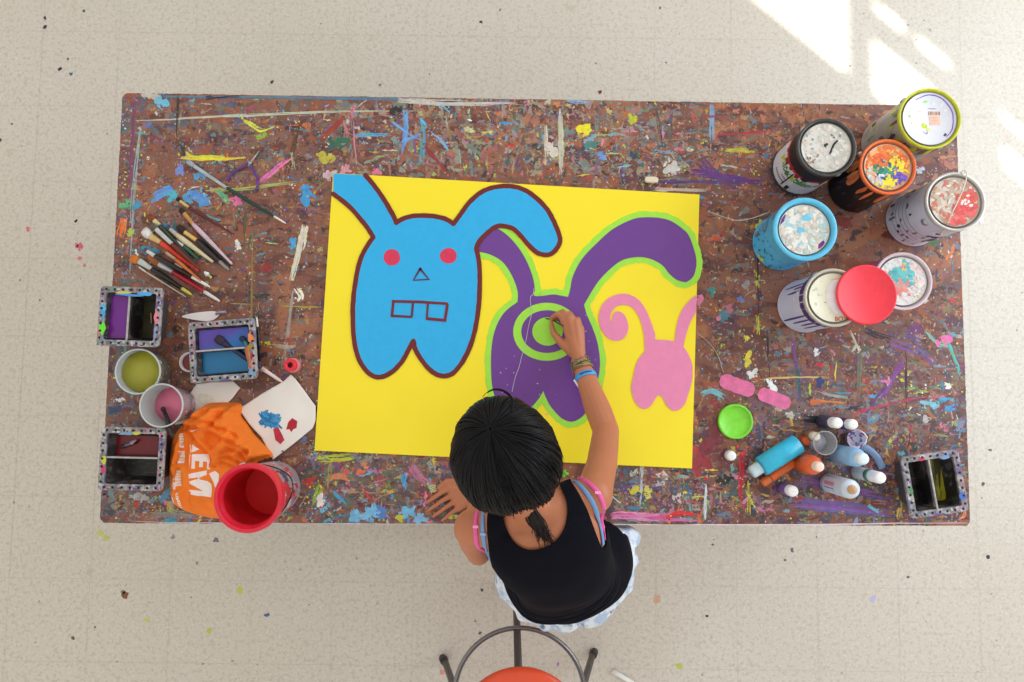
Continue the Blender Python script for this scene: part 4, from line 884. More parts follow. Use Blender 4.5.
bottle('squeeze_bottle', 'orange squeeze bottle standing upright with pale cap', (820,467), 12, .13, mat('bottle_orange', (226,98,48), .3, var=.12, vscale=24), mat('cap_peach', (248,222,206), .4), capr=.50, caph=.16, group=G, shoulder=.12, rad=.0265)
bottle('squeeze_bottle', 'light blue squeeze bottle standing upright with whitish cap', (864,459), 11, .15, mat('bottle_lightblue', (146,198,240), .3, var=.10, vscale=24), mat('cap_bluewhite', (226,240,250), .4), capr=.62, caph=.13, group=G, shoulder=.10, rad=.0255)
bottle('squeeze_bottle', 'small white bottle with dark green band and white cap', (881,478), 7, .13, mat('bottle_whitish', (205,214,216), .4, var=.08, vscale=40), white_cap, capr=.92, caph=.33, group=G, rad=.017, band=(mat('band_green', (20,120,88), .4), .60, .008))
bottle('squeeze_bottle', 'pale translucent bottle with tan nozzle, nearest the table edge', (855,490.5), 12, .15, mat('bottle_pale', (204,218,234), .3, var=.08, vscale=22), mat('nozzle_tan', (206,164,124), .5), capr=.42, caph=.10, group=G, shoulder=.04, rad=.0255, nozzle=True)
tp_ = [o for o in S.objects if o.get('label', '').startswith('pale translucent bottle')][0]
b = MB(); c_ = tp_.location; zb_ = c_.z
for a0, a1, z0_, z1_, cl_ in ((2.2,4.2,.02,.095,(214,222,240)),(2.7,3.1,.03,.085,(206,150,176)),(3.3,3.45,.03,.085,(120,140,190)),(3.6,3.75,.03,.085,(190,200,220))): side_rect(b, c_, zb_, .0256, a0, a1, z0_, z1_, cl_, .0004+.0002*(a1-a0 < 1))
b.build('label_sticker', [mat('sticker_white', (214,222,240), .5), lidpaint], tp_)
bottle('squeeze_bottle', 'small purple bottle with large white cap', (793.5,491.5), 7, .075, mat('bottle_violet', (128,100,170), .35, var=.15, vscale=30), white_cap, capr=.95, caph=.3, group=G, rad=.016)
bottle('squeeze_bottle', 'small white cap bottle alone below the lime-green lid', (732,456), 6, .03, mat('bottle_grey', (180,176,180), .4), white_cap, capr=.95, caph=.5, rad=.0145, group=G)
tq, Mq, rq = bottle('squeeze_bottle', 'turquoise bottle lying on its side with a clear square cap', None, 0, 0, mat('bottle_turquoise', (48,182,218), .28, var=.16, vscale=26), mat('cap_clearblue', (200,226,236), .3), capr=.62, caph=.18, group=G, shoulder=.03, lay=((751,473),(798,443.5)), rad=.028, lift=.012)
b = MB(); b.box((-.010, -.0255, .07), (.003, .006, .11), Mq); b.build('label_strip', [mat('label_white', (220,228,232), .5)], tq)
bottle('squeeze_bottle', 'orange bottle lying beside the turquoise one, mostly hidden under it', None, 0, 0, mat('bottle_orange2', (226,104,44), .35, var=.12, vscale=24), mat('cap_orange', (222,116,56), .4), capr=.85, caph=.2, group=G, shoulder=.03, lay=((762,483.5),(797,459)), rad=.014)
bottle('squeeze_bottle', 'small deep orange bottle stub wedged between the turquoise and the upright orange bottle', (806.5,441.5), 6, .03, mat('bottle_rust', (206,84,40), .4, var=.2, vscale=50), mat('cap_rust', (214,92,46), .4), capr=.85, caph=.4, group=G, rad=.014)
# clear cup standing among the bottles
t = cup('empty clear whitish cup standing among the squeeze bottles', (825.5,443), 12, .06, .006, mat('milky', (205,200,216), .35), .85)
# speckled crumpled cup and curved clear strip
zb = TZ+.0018; c = P(855, 439, zb+.02); t = thing('speckled_tub', 'small white tub speckled with purple and blue paint behind the light blue bottle', 'tub', (c.x, c.y, zb))
b = MB(); b.lathe([(.020, 0), (.026, .03), (.028, .031), (.025, .0295), (.018, .004), (.001, .004)], Matrix.Translation((c.x, c.y, zb)), 26, cap0=True)
b.build('tub_wall', [splat_mat('speckle_tub', (214,206,222), [((110,70,150), 80, .58), ((60,130,190), 60, .6), ((150,30,60), 90, .66)], rough=.4)], t)
b = MB(); b.tube([P(x, y, zb+.040) for x, y in ((860,431),(864,433),(867,437),(866,442),(863,446))], .0018, 6); b.build('ring', [mat('ring_white', (232,232,238), .4)], t)
b = MB(); pts = [P(x, y, zb+z_) for x, y, z_ in ((856,446,.010),(866,448,.012),(874,454,.012),(879,461,.011),(882,468,.010))]
b.tube(spline([tuple(p) for p in pts], 4), .010, 10, flat=.8); tag(b.build('plastic_tube', [mat('tube_blue', (124,156,196), .25, alpha=.8)], None, pts[0]), 'curved pale blue plastic tube bending round the green-banded bottle', 'tube')
# red paint bottle near the board
zb = TZ+.0018; hh = .045; c = P(289.5, 365, zb+hh); M = Matrix.Translation((c.x, c.y, zb)); t = thing('small_bottle', 'small pinkish bottle with open red neck near the white napkin', 'bottle', (c.x, c.y, zb))
b = MB(); b.lathe([(.019, 0), (.021, .003), (.021, .022), (.015, .028)], M, 24, cap0=True); b.build('bottle_body', [mat('bottle_pink', (216,130,136), .35, var=.1)], t)
b = MB(); b.lathe([(.017, .024), (.0175, .044), (.016, hh), (.0085, hh), (.0075, hh-.012), (.001, hh-.012)], M, 24); 
b.lathe([(.0078, hh-.010), (.001, hh-.010)], M, 20, 1); b.build('neck', [mat('neck_red', (228,42,62), .4), mat('hole_dark', (60,10,16), .7)], t)

# ------------------------------------------------------------------ brushes
def brush(label, pts, handle, ferr=(190,190,190), hair=(60,50,45), w=6, tip=None, z0=.0028, z1=None, hw=None, name='paintbrush', group='paintbrushes fanned out on the left of the table', flatb=True, lift=0.0, hm=None):
    """pts px: hair tip, ferrule start, handle start, [tip band start], handle end"""
    z1 = z0 if z1 is None else z1
    z_ = lambda k: TZ+z0+.004+lift+(z1-z0)*k
    n = len(pts)-1
    tot = math.dist(pts[0], pts[-1]); Q = [P(*p, z_(math.dist(pts[0], p)/tot)) for p in pts]
    u = PX(TZ); t = thing(name, label, 'paintbrush', Q[0], group)
    w_ = w*u/2; hw_ = (hw or w*.6)*u/2; up = (0,0,1)
    lerp = lambda a, b, k: a+(b-a)*k
    b = MB(); b.tube([Q[0], lerp(Q[0],Q[1],.3), lerp(Q[0],Q[1],.8), Q[1]], [w_*.82, w_*1.05, w_*.95, w_*.72], 10, flat=.38 if flatb else .9, up=up); b.build('bristles', [mat('bristle_%d_%d_%d' % hair, hair, .8, var=.25, vscale=90)], t)
    b = MB(); b.tube([Q[1], lerp(Q[1],Q[2],.05), lerp(Q[1],Q[2],.9), Q[2]], [w_*.78, w_*.8, hw_*.95, hw_*.9], 10, flat=.6 if flatb else .95, up=up); b.build('ferrule', [mat('ferrule_%d_%d_%d' % ferr, ferr, .3, metal=.45, var=.15, vscale=60)], t)
    end = Q[-1]; h0 = Q[2]; he = Q[3] if tip else end
    b = MB(); 
    prof = [(0,.9),(.15,1.15),(.35,1.1),(.7,.75),(1,.55)]
    L_ = (end-h0).length; k1 = (he-h0).length/L_
    def rad_at(k):
        for (a, ra), (d, rb) in zip(prof, prof[1:]):
            if a <= k <= d: return hw_*(ra+(rb-ra)*(k-a)/(d-a))
        return hw_*.5
    ks = [k1*i/8 for i in range(9)]
    b.tube([lerp(h0, end, k) for k in ks], [rad_at(k) for k in ks], 10, up=up); b.build('handle', [mat('handle_%d_%d_%d' % handle, handle, .3, var=.14, vscale=50)], t)
    if tip:
        ks = [k1+(1-k1)*i/4 for i in range(5)]
        b = MB(); b.tube([lerp(h0, end, k) for k in ks], [rad_at(k)*1.02 for k in ks[:-1]]+[hw_*.25], 10, up=up); b.build('handle_tip', [mat('tip_%d_%d_%d' % tip, tip, .35)], t)
    return t
brush('flat brush with wide white bristles and orange-red handle', [(143.5,230),(151,236.5),(161,242.5),(198,271)], (218,64,38), (206,178,120), (214,212,208), 9.5, hw=5.5, z0=.012, z1=.006)
brush('black-handled brush with wide orange bristles and yellow-white handle tip', [(130.5,258),(139.5,261),(152,269),(182,288.5),(192,295)], (26,24,24), (190,196,192), (196,112,44), 9, tip=(206,206,90), hw=5, z0=.004)
brush('crimson-handled brush with brown bristles and white band at the end', [(149,255),(159,264),(173,272),(205,291),(220,301.5)], (166,24,46), (186,188,190), (160,94,50), 8, tip=(224,220,220), hw=5, z0=.006)
brush('slim black brush with white handle end between the crimson and orange-red brushes', [(144,249.5),(147,251),(155,256),(193,275.5),(210,287)], (30,26,26), (200,196,192), (90,70,60), 4.5, tip=(232,230,228), hw=4.6, z0=.019)
brush('thin amber-handled brush lying across the black ones', [(162,250),(166,252.5),(175,259),(201,281)], (200,104,40), (176,150,120), (110,80,60), 4, hw=3, z0=.029, z1=.024)
brush('dark green brush with reddish round bristles, topmost at the left of the heap', [(148.5,216),(154,220.5),(160,225.5),(196,264)], (44,62,50), (206,196,150), (128,58,38), 6.5, hw=4.5, z0=.006)
brush('brush with broad silver ferrule and dark red handle', [(151,224),(156,229),(172,244),(199,269)], (104,34,34), (190,192,190), (86,84,70), 6, hw=4.4, z0=.018)
brush('brush with cream handle spattered in grey paint', [(167,226),(170,229),(177,235),(213,262)], (206,196,160), (176,172,160), (70,70,66), 5, hw=5, z0=.012, z1=.006)
brush('short green-handled brush with shiny white ferrule', [(167,235),(170,237.5),(184,246),(198,259)], (46,92,76), (226,226,222), (60,60,58), 4.5, hw=4.4, z0=.005)
brush('black-handled brush with golden ferrule, beside the lilac-handled brush', [(178,226),(184.5,232),(197,240.5),(219,262),(229,270)], (42,38,40), (220,180,110), (38,34,32), 6, tip=(150,148,146), hw=5, z0=.004)
brush('long brush with lilac-white handle and golden ferrule', [(180,209),(184,213),(193,224),(232,264)], (204,180,194), (196,140,80), (40,30,28), 5.5, hw=4.2, z0=.011)
brush('black brush under the lilac-handled one', [(189,222),(192,226),(199,234),(231,266)], (34,32,34), (120,60,50), (70,40,36), 5, hw=4.2, z0=.0015)
brush('long thin brush with dark red handle, furthest up of the fanned heap', [(177,198),(180,201),(189,207.5),(232,233.5)], (96,26,30), (214,176,110), (30,26,26), 4, hw=3, z0=.003)
brush('thin brush with bare wooden handle, lowest of the fanned heap', [(136,265),(139,267),(146,272),(186,297)], (196,180,160), (200,196,190), (120,110,100), 2.6, hw=2, z0=.003)
brush('short brush with dark brown handle lying lowest between the crimson handle and heap', [(171,262),(175,264),(182,269),(203,284)], (84,52,40), (196,190,184), (90,70,60), 3.6, hw=3.4, z0=.005)
brush('small brush ending in a white ball, at the lower right of the heap', [(211.5,278),(210,276.5),(208,275),(204.5,272)], (236,236,232), (190,196,130), (200,206,140), 2.6, hw=4.2, z0=.006)
brush('very long dark green brush with silver ferrule and white handle end above the heap', [(187,161),(194,166),(227,188),(273.5,217),(286,223.5)], (22,58,50), (176,184,190), (150,160,170), 5, tip=(234,226,218), hw=3.4, z0=.003, group=None)
brush('black pen-thin brush with white end standing right beside the blue paint tray', [(259.8,361),(259.6,356),(259.2,348),(257.3,327),(256.8,317)], (22,22,24), (40,40,44), (26,26,28), 3, tip=(236,232,226), hw=3.2, z0=.003, group=None)
brush('thick dark brush with navy handle dipping into the blue paint', [(216,337.5),(224,343),(231,347.5),(262,367.5),(283,382.5)], (30,34,78), (52,44,66), (46,36,50), 8.5, tip=(226,206,206), hw=4.8, z0=.076, z1=.034, group='brushes in the blue paint tray', flatb=False)
brush('teal and orange stained brush resting on the rim of the blue paint tray', [(241,337.5),(245,341.5),(247,347),(250.5,368.5)], (170,100,60), (50,110,110), (26,40,70), 5.5, hw=4.6, z0=.072, z1=.090, group='brushes in the blue paint tray', flatb=False)
brush('thin grey brush lying in the dark red paint tray', [(120,447),(125,445.5),(131,443.5),(136,440)], (150,140,150), (110,100,110), (60,40,50), 4, hw=3.6, z0=.054, z1=.060, group=None)
brush('black brush standing in the clear cup of pink paint', [(162.5,408),(164,411),(166,416),(172.5,436)], (30,30,32), (40,38,40), (60,40,46), 4.5, hw=4.6, z0=.055, z1=.118, group=None, flatb=False)
# palette knife
zk = TZ+.0022
b = MB(); t = thing('palette_knife', 'white plastic palette knife pointing left above the blue paint tray', 'palette knife', P(181,316.5,zk))
q = [P(x, y, zk+.002) for x, y in spline([(181.5,316.6),(190,313.6),(203,311.8),(214,311.2),(219,313.5),(217,317.5),(211,320.6),(202,320.8),(190,319)], 4, True)]
n = len(q); b.add([tuple(p) for p in q]+[(p.x, p.y, zk+.0008) for p in q], [tuple(reversed(range(n))), tuple(n+i for i in range(n))]+[(i, (i+1) % n, n+(i+1) % n, n+i) for i in range(n)], 0, sm=False)
b.build('blade', [mat('white_plastic', (236,228,228), .4)], t)
b = MB(); b.tube([P(216,314,zk+.004), P(219,312.5,zk+.005), P(226,312,zk+.004)], [.004,.0035,.005], 8); b.build('handle', [mat('knife_handle', (150,150,176), .4)], t)
# scissors
zs = TZ+.0022; t = thing('scissors', 'open scissors with purple handles lying above the brush heap', 'scissors', P(250,163,zs))
for pts in ([(249,163),(243,167),(235,171),(229,177),(227,181)], [(251,165),(253,171),(257,178),(257.5,186),(255,191)]):
    b = MB(); b.tube(spline([tuple(P(x, y, zs+.004)) for x, y in pts], 4), .0035, 8, flat=.8); b.build('handle', [mat('purple_plastic', (92,48,140), .35)], t)
for p0, p1, w_ in (((248,166),(259,151),.0032),((252,168),(247,159),.0030)):
    b = MB(); b.tube([P(*p0, zs+.004), P((p0[0]+p1[0])/2, (p0[1]+p1[1])/2, zs+.004), P(*p1, zs+.004)], [w_, w_, w_*.4], 6, flat=.35, up=(0,0,1)); b.build('blade', [steel], t)
b = MB(); b.lathe([(.005, 0), (.005, .003), (.002, .004), (.0005, .004)], Matrix.Translation(P(250,163,zs+.005)), 12); b.build('pivot', [steel], t)
b = MB(); p = P(651, 180.5, TZ+.002)
Me = M_at((p.x, p.y, TZ+.0022), -.02)
n = 24; ring = lambda k, z: [((.0195*(abs(math.cos(2*PI*i/n))**.6)*(1 if math.cos(2*PI*i/n) > 0 else -1))*k, (.0088*(abs(math.sin(2*PI*i/n))**.6)*(1 if math.sin(2*PI*i/n) > 0 else -1))*k, z) for i in range(n)]
vs = ring(.9,0)+ring(1,.002)+ring(1,.009)+ring(.88,.011)
b.add(vs, [tuple(reversed(range(n)))]+[(k*n+i, k*n+(i+1) % n, (k+1)*n+(i+1) % n, (k+1)*n+i) for k in range(3) for i in range(n)]+[tuple(3*n+i for i in range(n))], 0, sm=False, M=Me)
tag(b.build('eraser', [mat('eraser_cream', (226,214,188), .6, var=.06, vscale=60)], None, (p.x, p.y, TZ+.0022)), 'small cream eraser lying just above the yellow board', 'eraser')
# threads
b = MB(); b.tube(spline([tuple(P(x, y, BZ+.0015)) for x, y in ((534,288),(533,294),(530.5,297),(530.5,304),(532,312),(529.5,322),(527.5,332),(525,345),(521.5,357),(519,367),(515,378),(512,392))], 5), .0009, 5)
tag(b.build('thread', [mat('thread_white', (208,200,214), .7)], None, P(534,288,BZ)), 'thin white thread lying down the purple creature on the board', 'thread')
b = MB(); b.tube(spline([tuple(P(x, y, TZ+.0032)) for x, y in ((698,334),(706,340),(714,349),(719,358),(722,368),(724,373))], 5), .0009, 5)
tag(b.build('wire_piece', [mat('wire_bright', (190,186,180), .4, metal=.4)], None, P(698,334,TZ)), 'thin curved silvery wire right of the board above the pink paint bars', 'wire')

# ------------------------------------------------------------------ napkins, cloth
def sheet(name, label, cat, pts, z, thick, m, amp=.003, decals=(), sc=18, res=.006):
    q = [P(x, y, z) for x, y in pts]; poly = [(p.x, p.y) for p in q]; b = MB()
    hf = lambda x, y: z + amp*(1+mnoise.noise(Vector((x*sc, y*sc, 3.3))))
    poly_fill(b, poly, lambda x, y: (x, y, hf(x, y)+thick), 0, (0.5,0.5,0.5,1), res)
    top_n = len(b.f); base = list(b.v)
    k = len(b.v); b.v += [(x, y, zz_-thick) for x, y, zz_ in base]
    for i in range(top_n): b.f.append(tuple(k+j for j in reversed(b.f[i]))); b.m.append(0); b.c.append((0.5,0.5,0.5,1)); b.s.append(True)
    ed = {}
    for i in range(top_n):
        f = b.f[i]
        for j in range(len(f)): ed[(f[j], f[(j+1) % len(f)])] = 1
    for (a, d) in list(ed):
        if (d, a) not in ed: b.f.append((a, k+a, k+d, d)); b.m.append(0); b.c.append((0.5,0.5,0.5,1)); b.s.append(False)
    for i in range(len(b.s)): b.s[i] = True
    kk = 0
    for dp, col in decals:
        kk += 1; dq = [P(x, y, z) for x, y in dp]
        poly_fill(b, [(p.x, p.y) for p in dq], lambda x, y, kk=kk: (x, y, hf(x, y)+thick+.0003+kk*1.5e-5), 1, lin(col), res)
    c0 = q[0]; return tag(b.build(name, [m, attr_mat('dab_paint', .5, .4, .1)], None, (c0.x, c0.y, z)), label, cat)
nap = mat('napkin', (238,234,228), .85, var=.03, vscale=10)
sheet('paper_napkin', 'folded white paper napkin partly under the orange cloth', 'napkin', [(197,384),(215,382),(233.5,381),(240.5,388),(233,398),(222,410),(200,420),(175.5,425),(182,409),(189,396)], TZ+.003, .0012, nap, .003, [(blob(207,400,10,6,.2,.2,14),(226,224,206))])
dl = []
for i in range(24): dl.append((ribbon(spline([(268+R.uniform(-9,5), 421+R.uniform(-9,8)), (271+R.uniform(-6,6), 420+R.uniform(-5,5)), (276+R.uniform(-6,7), 421+R.uniform(-8,8))], 3), 1.8, .4), R.choice([(50,145,205),(70,160,215),(30,120,185)])))
dl = [(a[0]+a[1][::-1], c_) for a, c_ in dl]
dl = [(blob(271,417,7,4.5,.3,.4,16),(55,150,208)), (blob(274,423,4.5,5,.3,.4,16),(60,150,208)), (blob(265,417,3,6,.3,.5,16),(70,155,210))]+dl+[([(289,422),(293,418),(298,421),(297,428),(294,429),(292,432),(290,429),(287,429.5)],(178,30,48)),([(274,429),(279,427),(283,435),(285,440),(281,444),(276,440)],(196,46,70)),(blob(283,451,1.4,.8,0,.3,8),(120,50,50))]
sheet('cloth_napkin', 'square white napkin wiped with blue and red paint', 'napkin', [(239.5,409),(262,394),(284,381.5),(291,374.5),(296,379),(306,392),(316,406),(316,420),(313,428),(295,443),(273.5,459.5),(268,449),(262,437),(250,424)], TZ+.0032, .001, nap, .0035, dl)

def ridge(x, y, s, seed): 
    v = mnoise.noise(Vector((x*s, y*s, seed))); return 1-abs(v)*2.2
sq = [(204,404),(214,402.5),(226,402.5),(236,403),(239.5,408),(238,416),(244,424),(250,433),(257,441),(264,448),(270,455),(270,463),(262,470),(262,500),(240,512),(222,519.5),(205,519),(186,514),(171,506),(167,496),(166,480),(165.5,466),(166.5,455),(168,442),(173,432),(180,424),(190,414)]
zc = TZ+.002
poly = [(P(x, y, TZ+.03).x, P(x, y, TZ+.03).y) for x, y in spline(sq, 3, True)]
def edge_d(x, y):
    m_ = 9
    for i in range(len(poly)):
        a, d = poly[i], poly[(i+1) % len(poly)]; vx, vy = d[0]-a[0], d[1]-a[1]; L2 = vx*vx+vy*vy or 1e-9
        t_ = max(0, min(1, ((x-a[0])*vx+(y-a[1])*vy)/L2)); m_ = min(m_, math.hypot(x-a[0]-vx*t_, y-a[1]-vy*t_))
    return m_
_c1 = P(247.5, 498.5, TZ+.2); bkt = (_c1.x, _c1.y); bkr = 34*PX(TZ+.2)*.97
CREASES = [([(176,428),(196,426),(216,433),(234,442),(250,452)],.016,2.4),([(188,418),(206,420),(224,428),(240,436)],.012,2.0),([(214,405),(208,412),(196,420),(184,430)],.010,2.0),
    ([(230,408),(222,414),(216,424)],.010,1.8),([(236,424),(228,430),(222,440),(214,446)],.009,1.8),([(224,452),(232,448),(242,452),(246,458)],.010,1.6),([(222,458),(230,456),(238,460),(246,466)],.010,1.6),([(214,466),(224,462),(234,466)],.009,1.6),
    ([(176,438),(172,452),(168,470),(170,490)],.010,1.8),([(184,436),(180,450),(176,462)],.007,1.5),([(166,462),(172,478),(176,492)],.006,1.6),([(250,438),(244,446),(236,450)],.010,1.6),([(172,500),(190,506),(210,507)],.005,2.2),([(190,432),(200,444),(207,452),(214,462)],.012,1.8),([(262,458),(252,460),(244,466)],.008,1.5)]
CRW = [([(P(x, y, TZ+.045).x, P(x, y, TZ+.045).y) for x, y in pts], d, w_*PX(TZ)) for pts, d, w_ in CREASES]
def seg_d(x, y, pts):
    m_ = 9; sd_ = 1
    for a, d in zip(pts, pts[1:]):
        vx, vy = d[0]-a[0], d[1]-a[1]; L2 = vx*vx+vy*vy; t_ = max(0, min(1, ((x-a[0])*vx+(y-a[1])*vy)/L2)); q_ = math.hypot(x-a[0]-vx*t_, y-a[1]-vy*t_)
        if q_ < m_: m_ = q_; sd_ = 1 if vx*(y-a[1])-vy*(x-a[0]) > 0 else -1
    return m_*sd_
def cl_h(x, y):
    e = edge_d(x, y); h = .006+.036*(1-math.exp(-e/.022))
    px = (x*350+511); py = 391-y*350
    front = 1.0 if (px+py*0) < 214 and py > 438 else 0.0
    flat_ = 1/(1+math.exp(-((py-px*0.55)-322)/5)) if True else 0   # smooth spread front of the cloth, crumpled behind
    w_ = 1-flat_*.85
    # hard diagonal folds behind, gathered knot by the bucket
    a = (x*.35+y*.94)
    f = .010*math.sin((x*.9-y*.35)*120+3*mnoise.noise(Vector((x*9, y*9, 1))))*w_ + .026*ridge(x*.7+y*.7, y-x, 10, 5.0)*w_ + .012*ridge(x, y, 30, 2.0)*w_ + .006*ridge(x, y, 62, 4.0)*w_ + .0025*mnoise.noise(Vector((x*40, y*40, 8)))
    f += .009*ridge(x*2.2, y*.8, 16, 9.0)*flat_*(1 if x < -.88 else .35)*min(1, e/.03)
    h = h+f*min(1, e/.015)
    for pts, dp, w_c in CRW:
        q_ = seg_d(x, y, pts)
        if abs(q_) < w_c*6: h += min(1, e/.02)*dp*(.9*math.exp(-((q_-w_c*1.8)/(w_c*1.6))**2)-.8*math.exp(-(q_/w_c)**2))
    d = math.hypot(x-bkt[0], y-bkt[1])
    if d < bkr+.01: h = min(h, .012+.3*max(0, d-bkr))
    return zc+max(.003, h)
b = MB(); poly_fill(b, poly, lambda x, y: (x, y, cl_h(x, y)), 0, (0.5,0.5,0.5,1), .0034)
# leave the ground under the bucket free
keepf = [i for i, f in enumerate(b.f) if min(math.hypot(b.v[j][0]-bkt[0], b.v[j][1]-bkt[1]) for j in f) > bkr*.97]
b.f = [b.f[i] for i in keepf]; b.m = [0]*len(b.f); b.c = [(0.5,0.5,0.5,1)]*len(b.f); b.s = [True]*len(b.f)
nf = len(b.f); k = len(b.v); b.v += [(x, y, max(zc, zz_-.004)) for x, y, zz_ in b.v]
for i in range(nf): b.f.append(tuple(k+j for j in reversed(b.f[i]))); b.m.append(0); b.c.append((0.5,0.5,0.5,1)); b.s.append(True)
ed = set()
for f in b.f[:nf]:
    for j in range(len(f)): ed.add((f[j], f[(j+1) % len(f)]))
for a, d in ed:
    if (d, a) not in ed: b.f.append((a, k+a, k+d, d)); b.m.append(0); b.c.append((0.5,0.5,0.5,1)); b.s.append(True)
nbody = len(b.f); kk = 0
def cpoly(pp, col=(240,226,222)):
    global kk; kk += 1
    q = [P(x, y, TZ+.045) for x, y in pp]; poly_fill(b, [(p.x, p.y) for p in q], lambda x, y, kk=kk: (x, y, cl_h(x, y)+.0008+(kk % 9)*1e-5), 1, lin(col), .0035)
WH = (244,232,228)
# E (turned a quarter to the right: its back is the top bar)
cpoly([(191.5,454),(208,454),(211,462),(211.5,469),(208,469),(207.5,461.5),(203.5,461.5),(203.5,467),(199.5,467),(199.5,461),(195.5,461),(195.5,468.5),(191,468.5)], WH)
# R, half under the fold
cpoly([(191.5,444.5),(194,444.5),(200.5,449),(196,451),(192,452.5)], WH)
# W (turned a quarter)
cpoly([(190.5,473.5),(208,470),(208,474.5),(198,478),(208.5,481),(211.5,484),(212,489),(211.5,497),(191,494.5),(190,489.5),(204,490.8),(190.5,484),(190.5,481),(203,477.2),(190.5,478.2)], WH)
cpoly([(210.5,473),(216,470.5),(219.5,474),(219,487),(215.5,487),(212.5,480)], WH)
for y0, y1, a_, w2 in ((433,446,182.5,2.2),(451,463,181.5,3.2),(470,486,180,3.0),(492,508,178.5,2)):
    y = y0
    while y < y1:
        hgt = R.uniform(1.6,2.6); cpoly([(a_-w2+R.uniform(-.3,.3), y), (a_+w2, y+R.uniform(-.3,.3)), (a_+w2-R.uniform(0,1.2), y+hgt), (a_-w2, y+hgt)], R.choice([(240,206,180),(238,214,200),(242,226,220)])); y += hgt+.5
cpoly([(192,431),(199,428.5),(203,428.6),(195,431.4)], WH); cpoly([(168,494),(171,492),(171.5,504),(169,505)], WH)
for i in range(5): cpoly(blob(R.uniform(173,177), R.uniform(478,490), 1.6, 2.6, .3, .4, 8), (242,210,190))
tag(b.build('cloth_shirt', [mat('orange_cloth', (244,124,26), .8, var=.05, vscale=20), attr_mat('print', .6, .3, .03)], None, (poly[0][0], poly[0][1], zc)), 'crumpled bright orange T-shirt with white block letters, left of the red bucket', 'T-shirt')

# ------------------------------------------------------------------ stool and chalk behind the girl
sc_ = Vector((.040, -1.019, 0)); t = thing('stool', 'metal stool with orange-red plastic seat and foot ring behind the girl', 'stool', sc_)
seat_z = .60
b = MB(); Ms = Matrix.Translation((sc_.x, sc_.y, seat_z))
b.lathe([(.150, -.012), (.185, -.010), (.192, -.003), (.191, .005), (.178, .012), (.165, .015), (.150, .0155), (.148, .0130), (.145, .0130), (.143, .0155), (.06, .015), (.001, .013)], Ms, 64, cap0=True); b.build('seat', [mat('seat_orange', (226,78,40), .35, var=.05)], t)
b = MB(); b.lathe([(.1485, .0133), (.1465, .0138), (.1445, .0133)], Ms, 64); b.build('seat_groove', [mat('groove', (90,30,22), .6)], t)
grey = mat('stool_steel', (92,86,86), .4, metal=.6, var=.12); dk_ = mat('stool_rubber', (70,60,58), .7)
for a in (93, 183, 3, 273):
    a = math.radians(a); d = Vector((math.cos(a), math.sin(a), 0)); b = MB()
    b.tube([sc_+d*.125+Vector((0,0,seat_z-.012)), sc_+d*.207+Vector((0,0,.34)), sc_+d*.283+Vector((0,0,.02))], .0125, 12); lg = b.build('leg', [grey], t)
    b = MB(); b.tube([sc_+d*.281+Vector((0,0,.035)), sc_+d*.291+Vector((0,0,.0))], .0155, 12); b.build('rubber_foot', [dk_], lg)
b = MB(); n = 60; b.tube([sc_+Vector((.217*math.cos(2*PI*i/n), .217*math.sin(2*PI*i/n), .34)) for i in range(n)], .0085, 10, closed=True); b.build('foot_ring', [mat('ring_chrome', (128,126,130), .22, metal=.8)], t)
b = MB(); b.tube([P(612,671,.007), P(622,676.5,.007), P(633,683,.007)], .0085, 10, flat=.8, up=(0,0,1)); tag(b.build('chalk_stick', [mat('chalk', (238,238,236), .8)], None, P(612,671,0)), 'white chalk stick lying on the floor right of the stool', 'chalk')
# ------------------------------------------------------------------ the girl
def fuse(mb, voxel, smooth, factor=0.5):
    me = bpy.data.meshes.new('tmp'); me.from_pydata(mb.v, [], mb.f); me.update()
    o = bpy.data.objects.new('tmp', me); COL.objects.link(o)
    m = o.modifiers.new('r', 'REMESH'); m.mode = 'VOXEL'; m.voxel_size = voxel; m.adaptivity = 0
    s = o.modifiers.new('s', 'SMOOTH'); s.factor = factor; s.iterations = smooth
    bpy.context.view_layer.update()
    r = bpy.data.meshes.new_from_object(o.evaluated_get(bpy.context.evaluated_depsgraph_get()))
    vs = [v.co.copy() for v in r.vertices]; fs = [tuple(p.vertices) for p in r.polygons]
    bpy.data.objects.remove(o); bpy.data.meshes.remove(me); bpy.data.meshes.remove(r)
    return vs, fs
def capsule(mb, a, b, ra, rb, seg=16, flat=1.0, up=None):
    a, b = Vector(a), Vector(b); d = (b-a).normalized(); n = 5; pts = []; rs = []
    for i in range(n+1):
        t_ = PI/2*(1-i/n); pts.append(a-d*ra*math.sin(t_)); rs.append(max(1e-4, ra*math.cos(t_)))
    for i in range(1, n+1):
        t_ = PI/2*i/n; 
        if i == 1: pts.append(b.copy()); rs.append(rb)
        pts.append(b+d*rb*math.sin(t_)); rs.append(max(1e-4, rb*math.cos(t_)))
    mb.tube(pts, rs, seg, flat=flat, up=up)
def limb(mb, pts, rs, **k):
    for i in range(len(pts)-1): capsule(mb, pts[i], pts[i+1], rs[i], rs[i+1], **k)
LAT = Vector((.965, .262, 0)).normalized(); FWD = Vector((-LAT.y, LAT.x, 0))
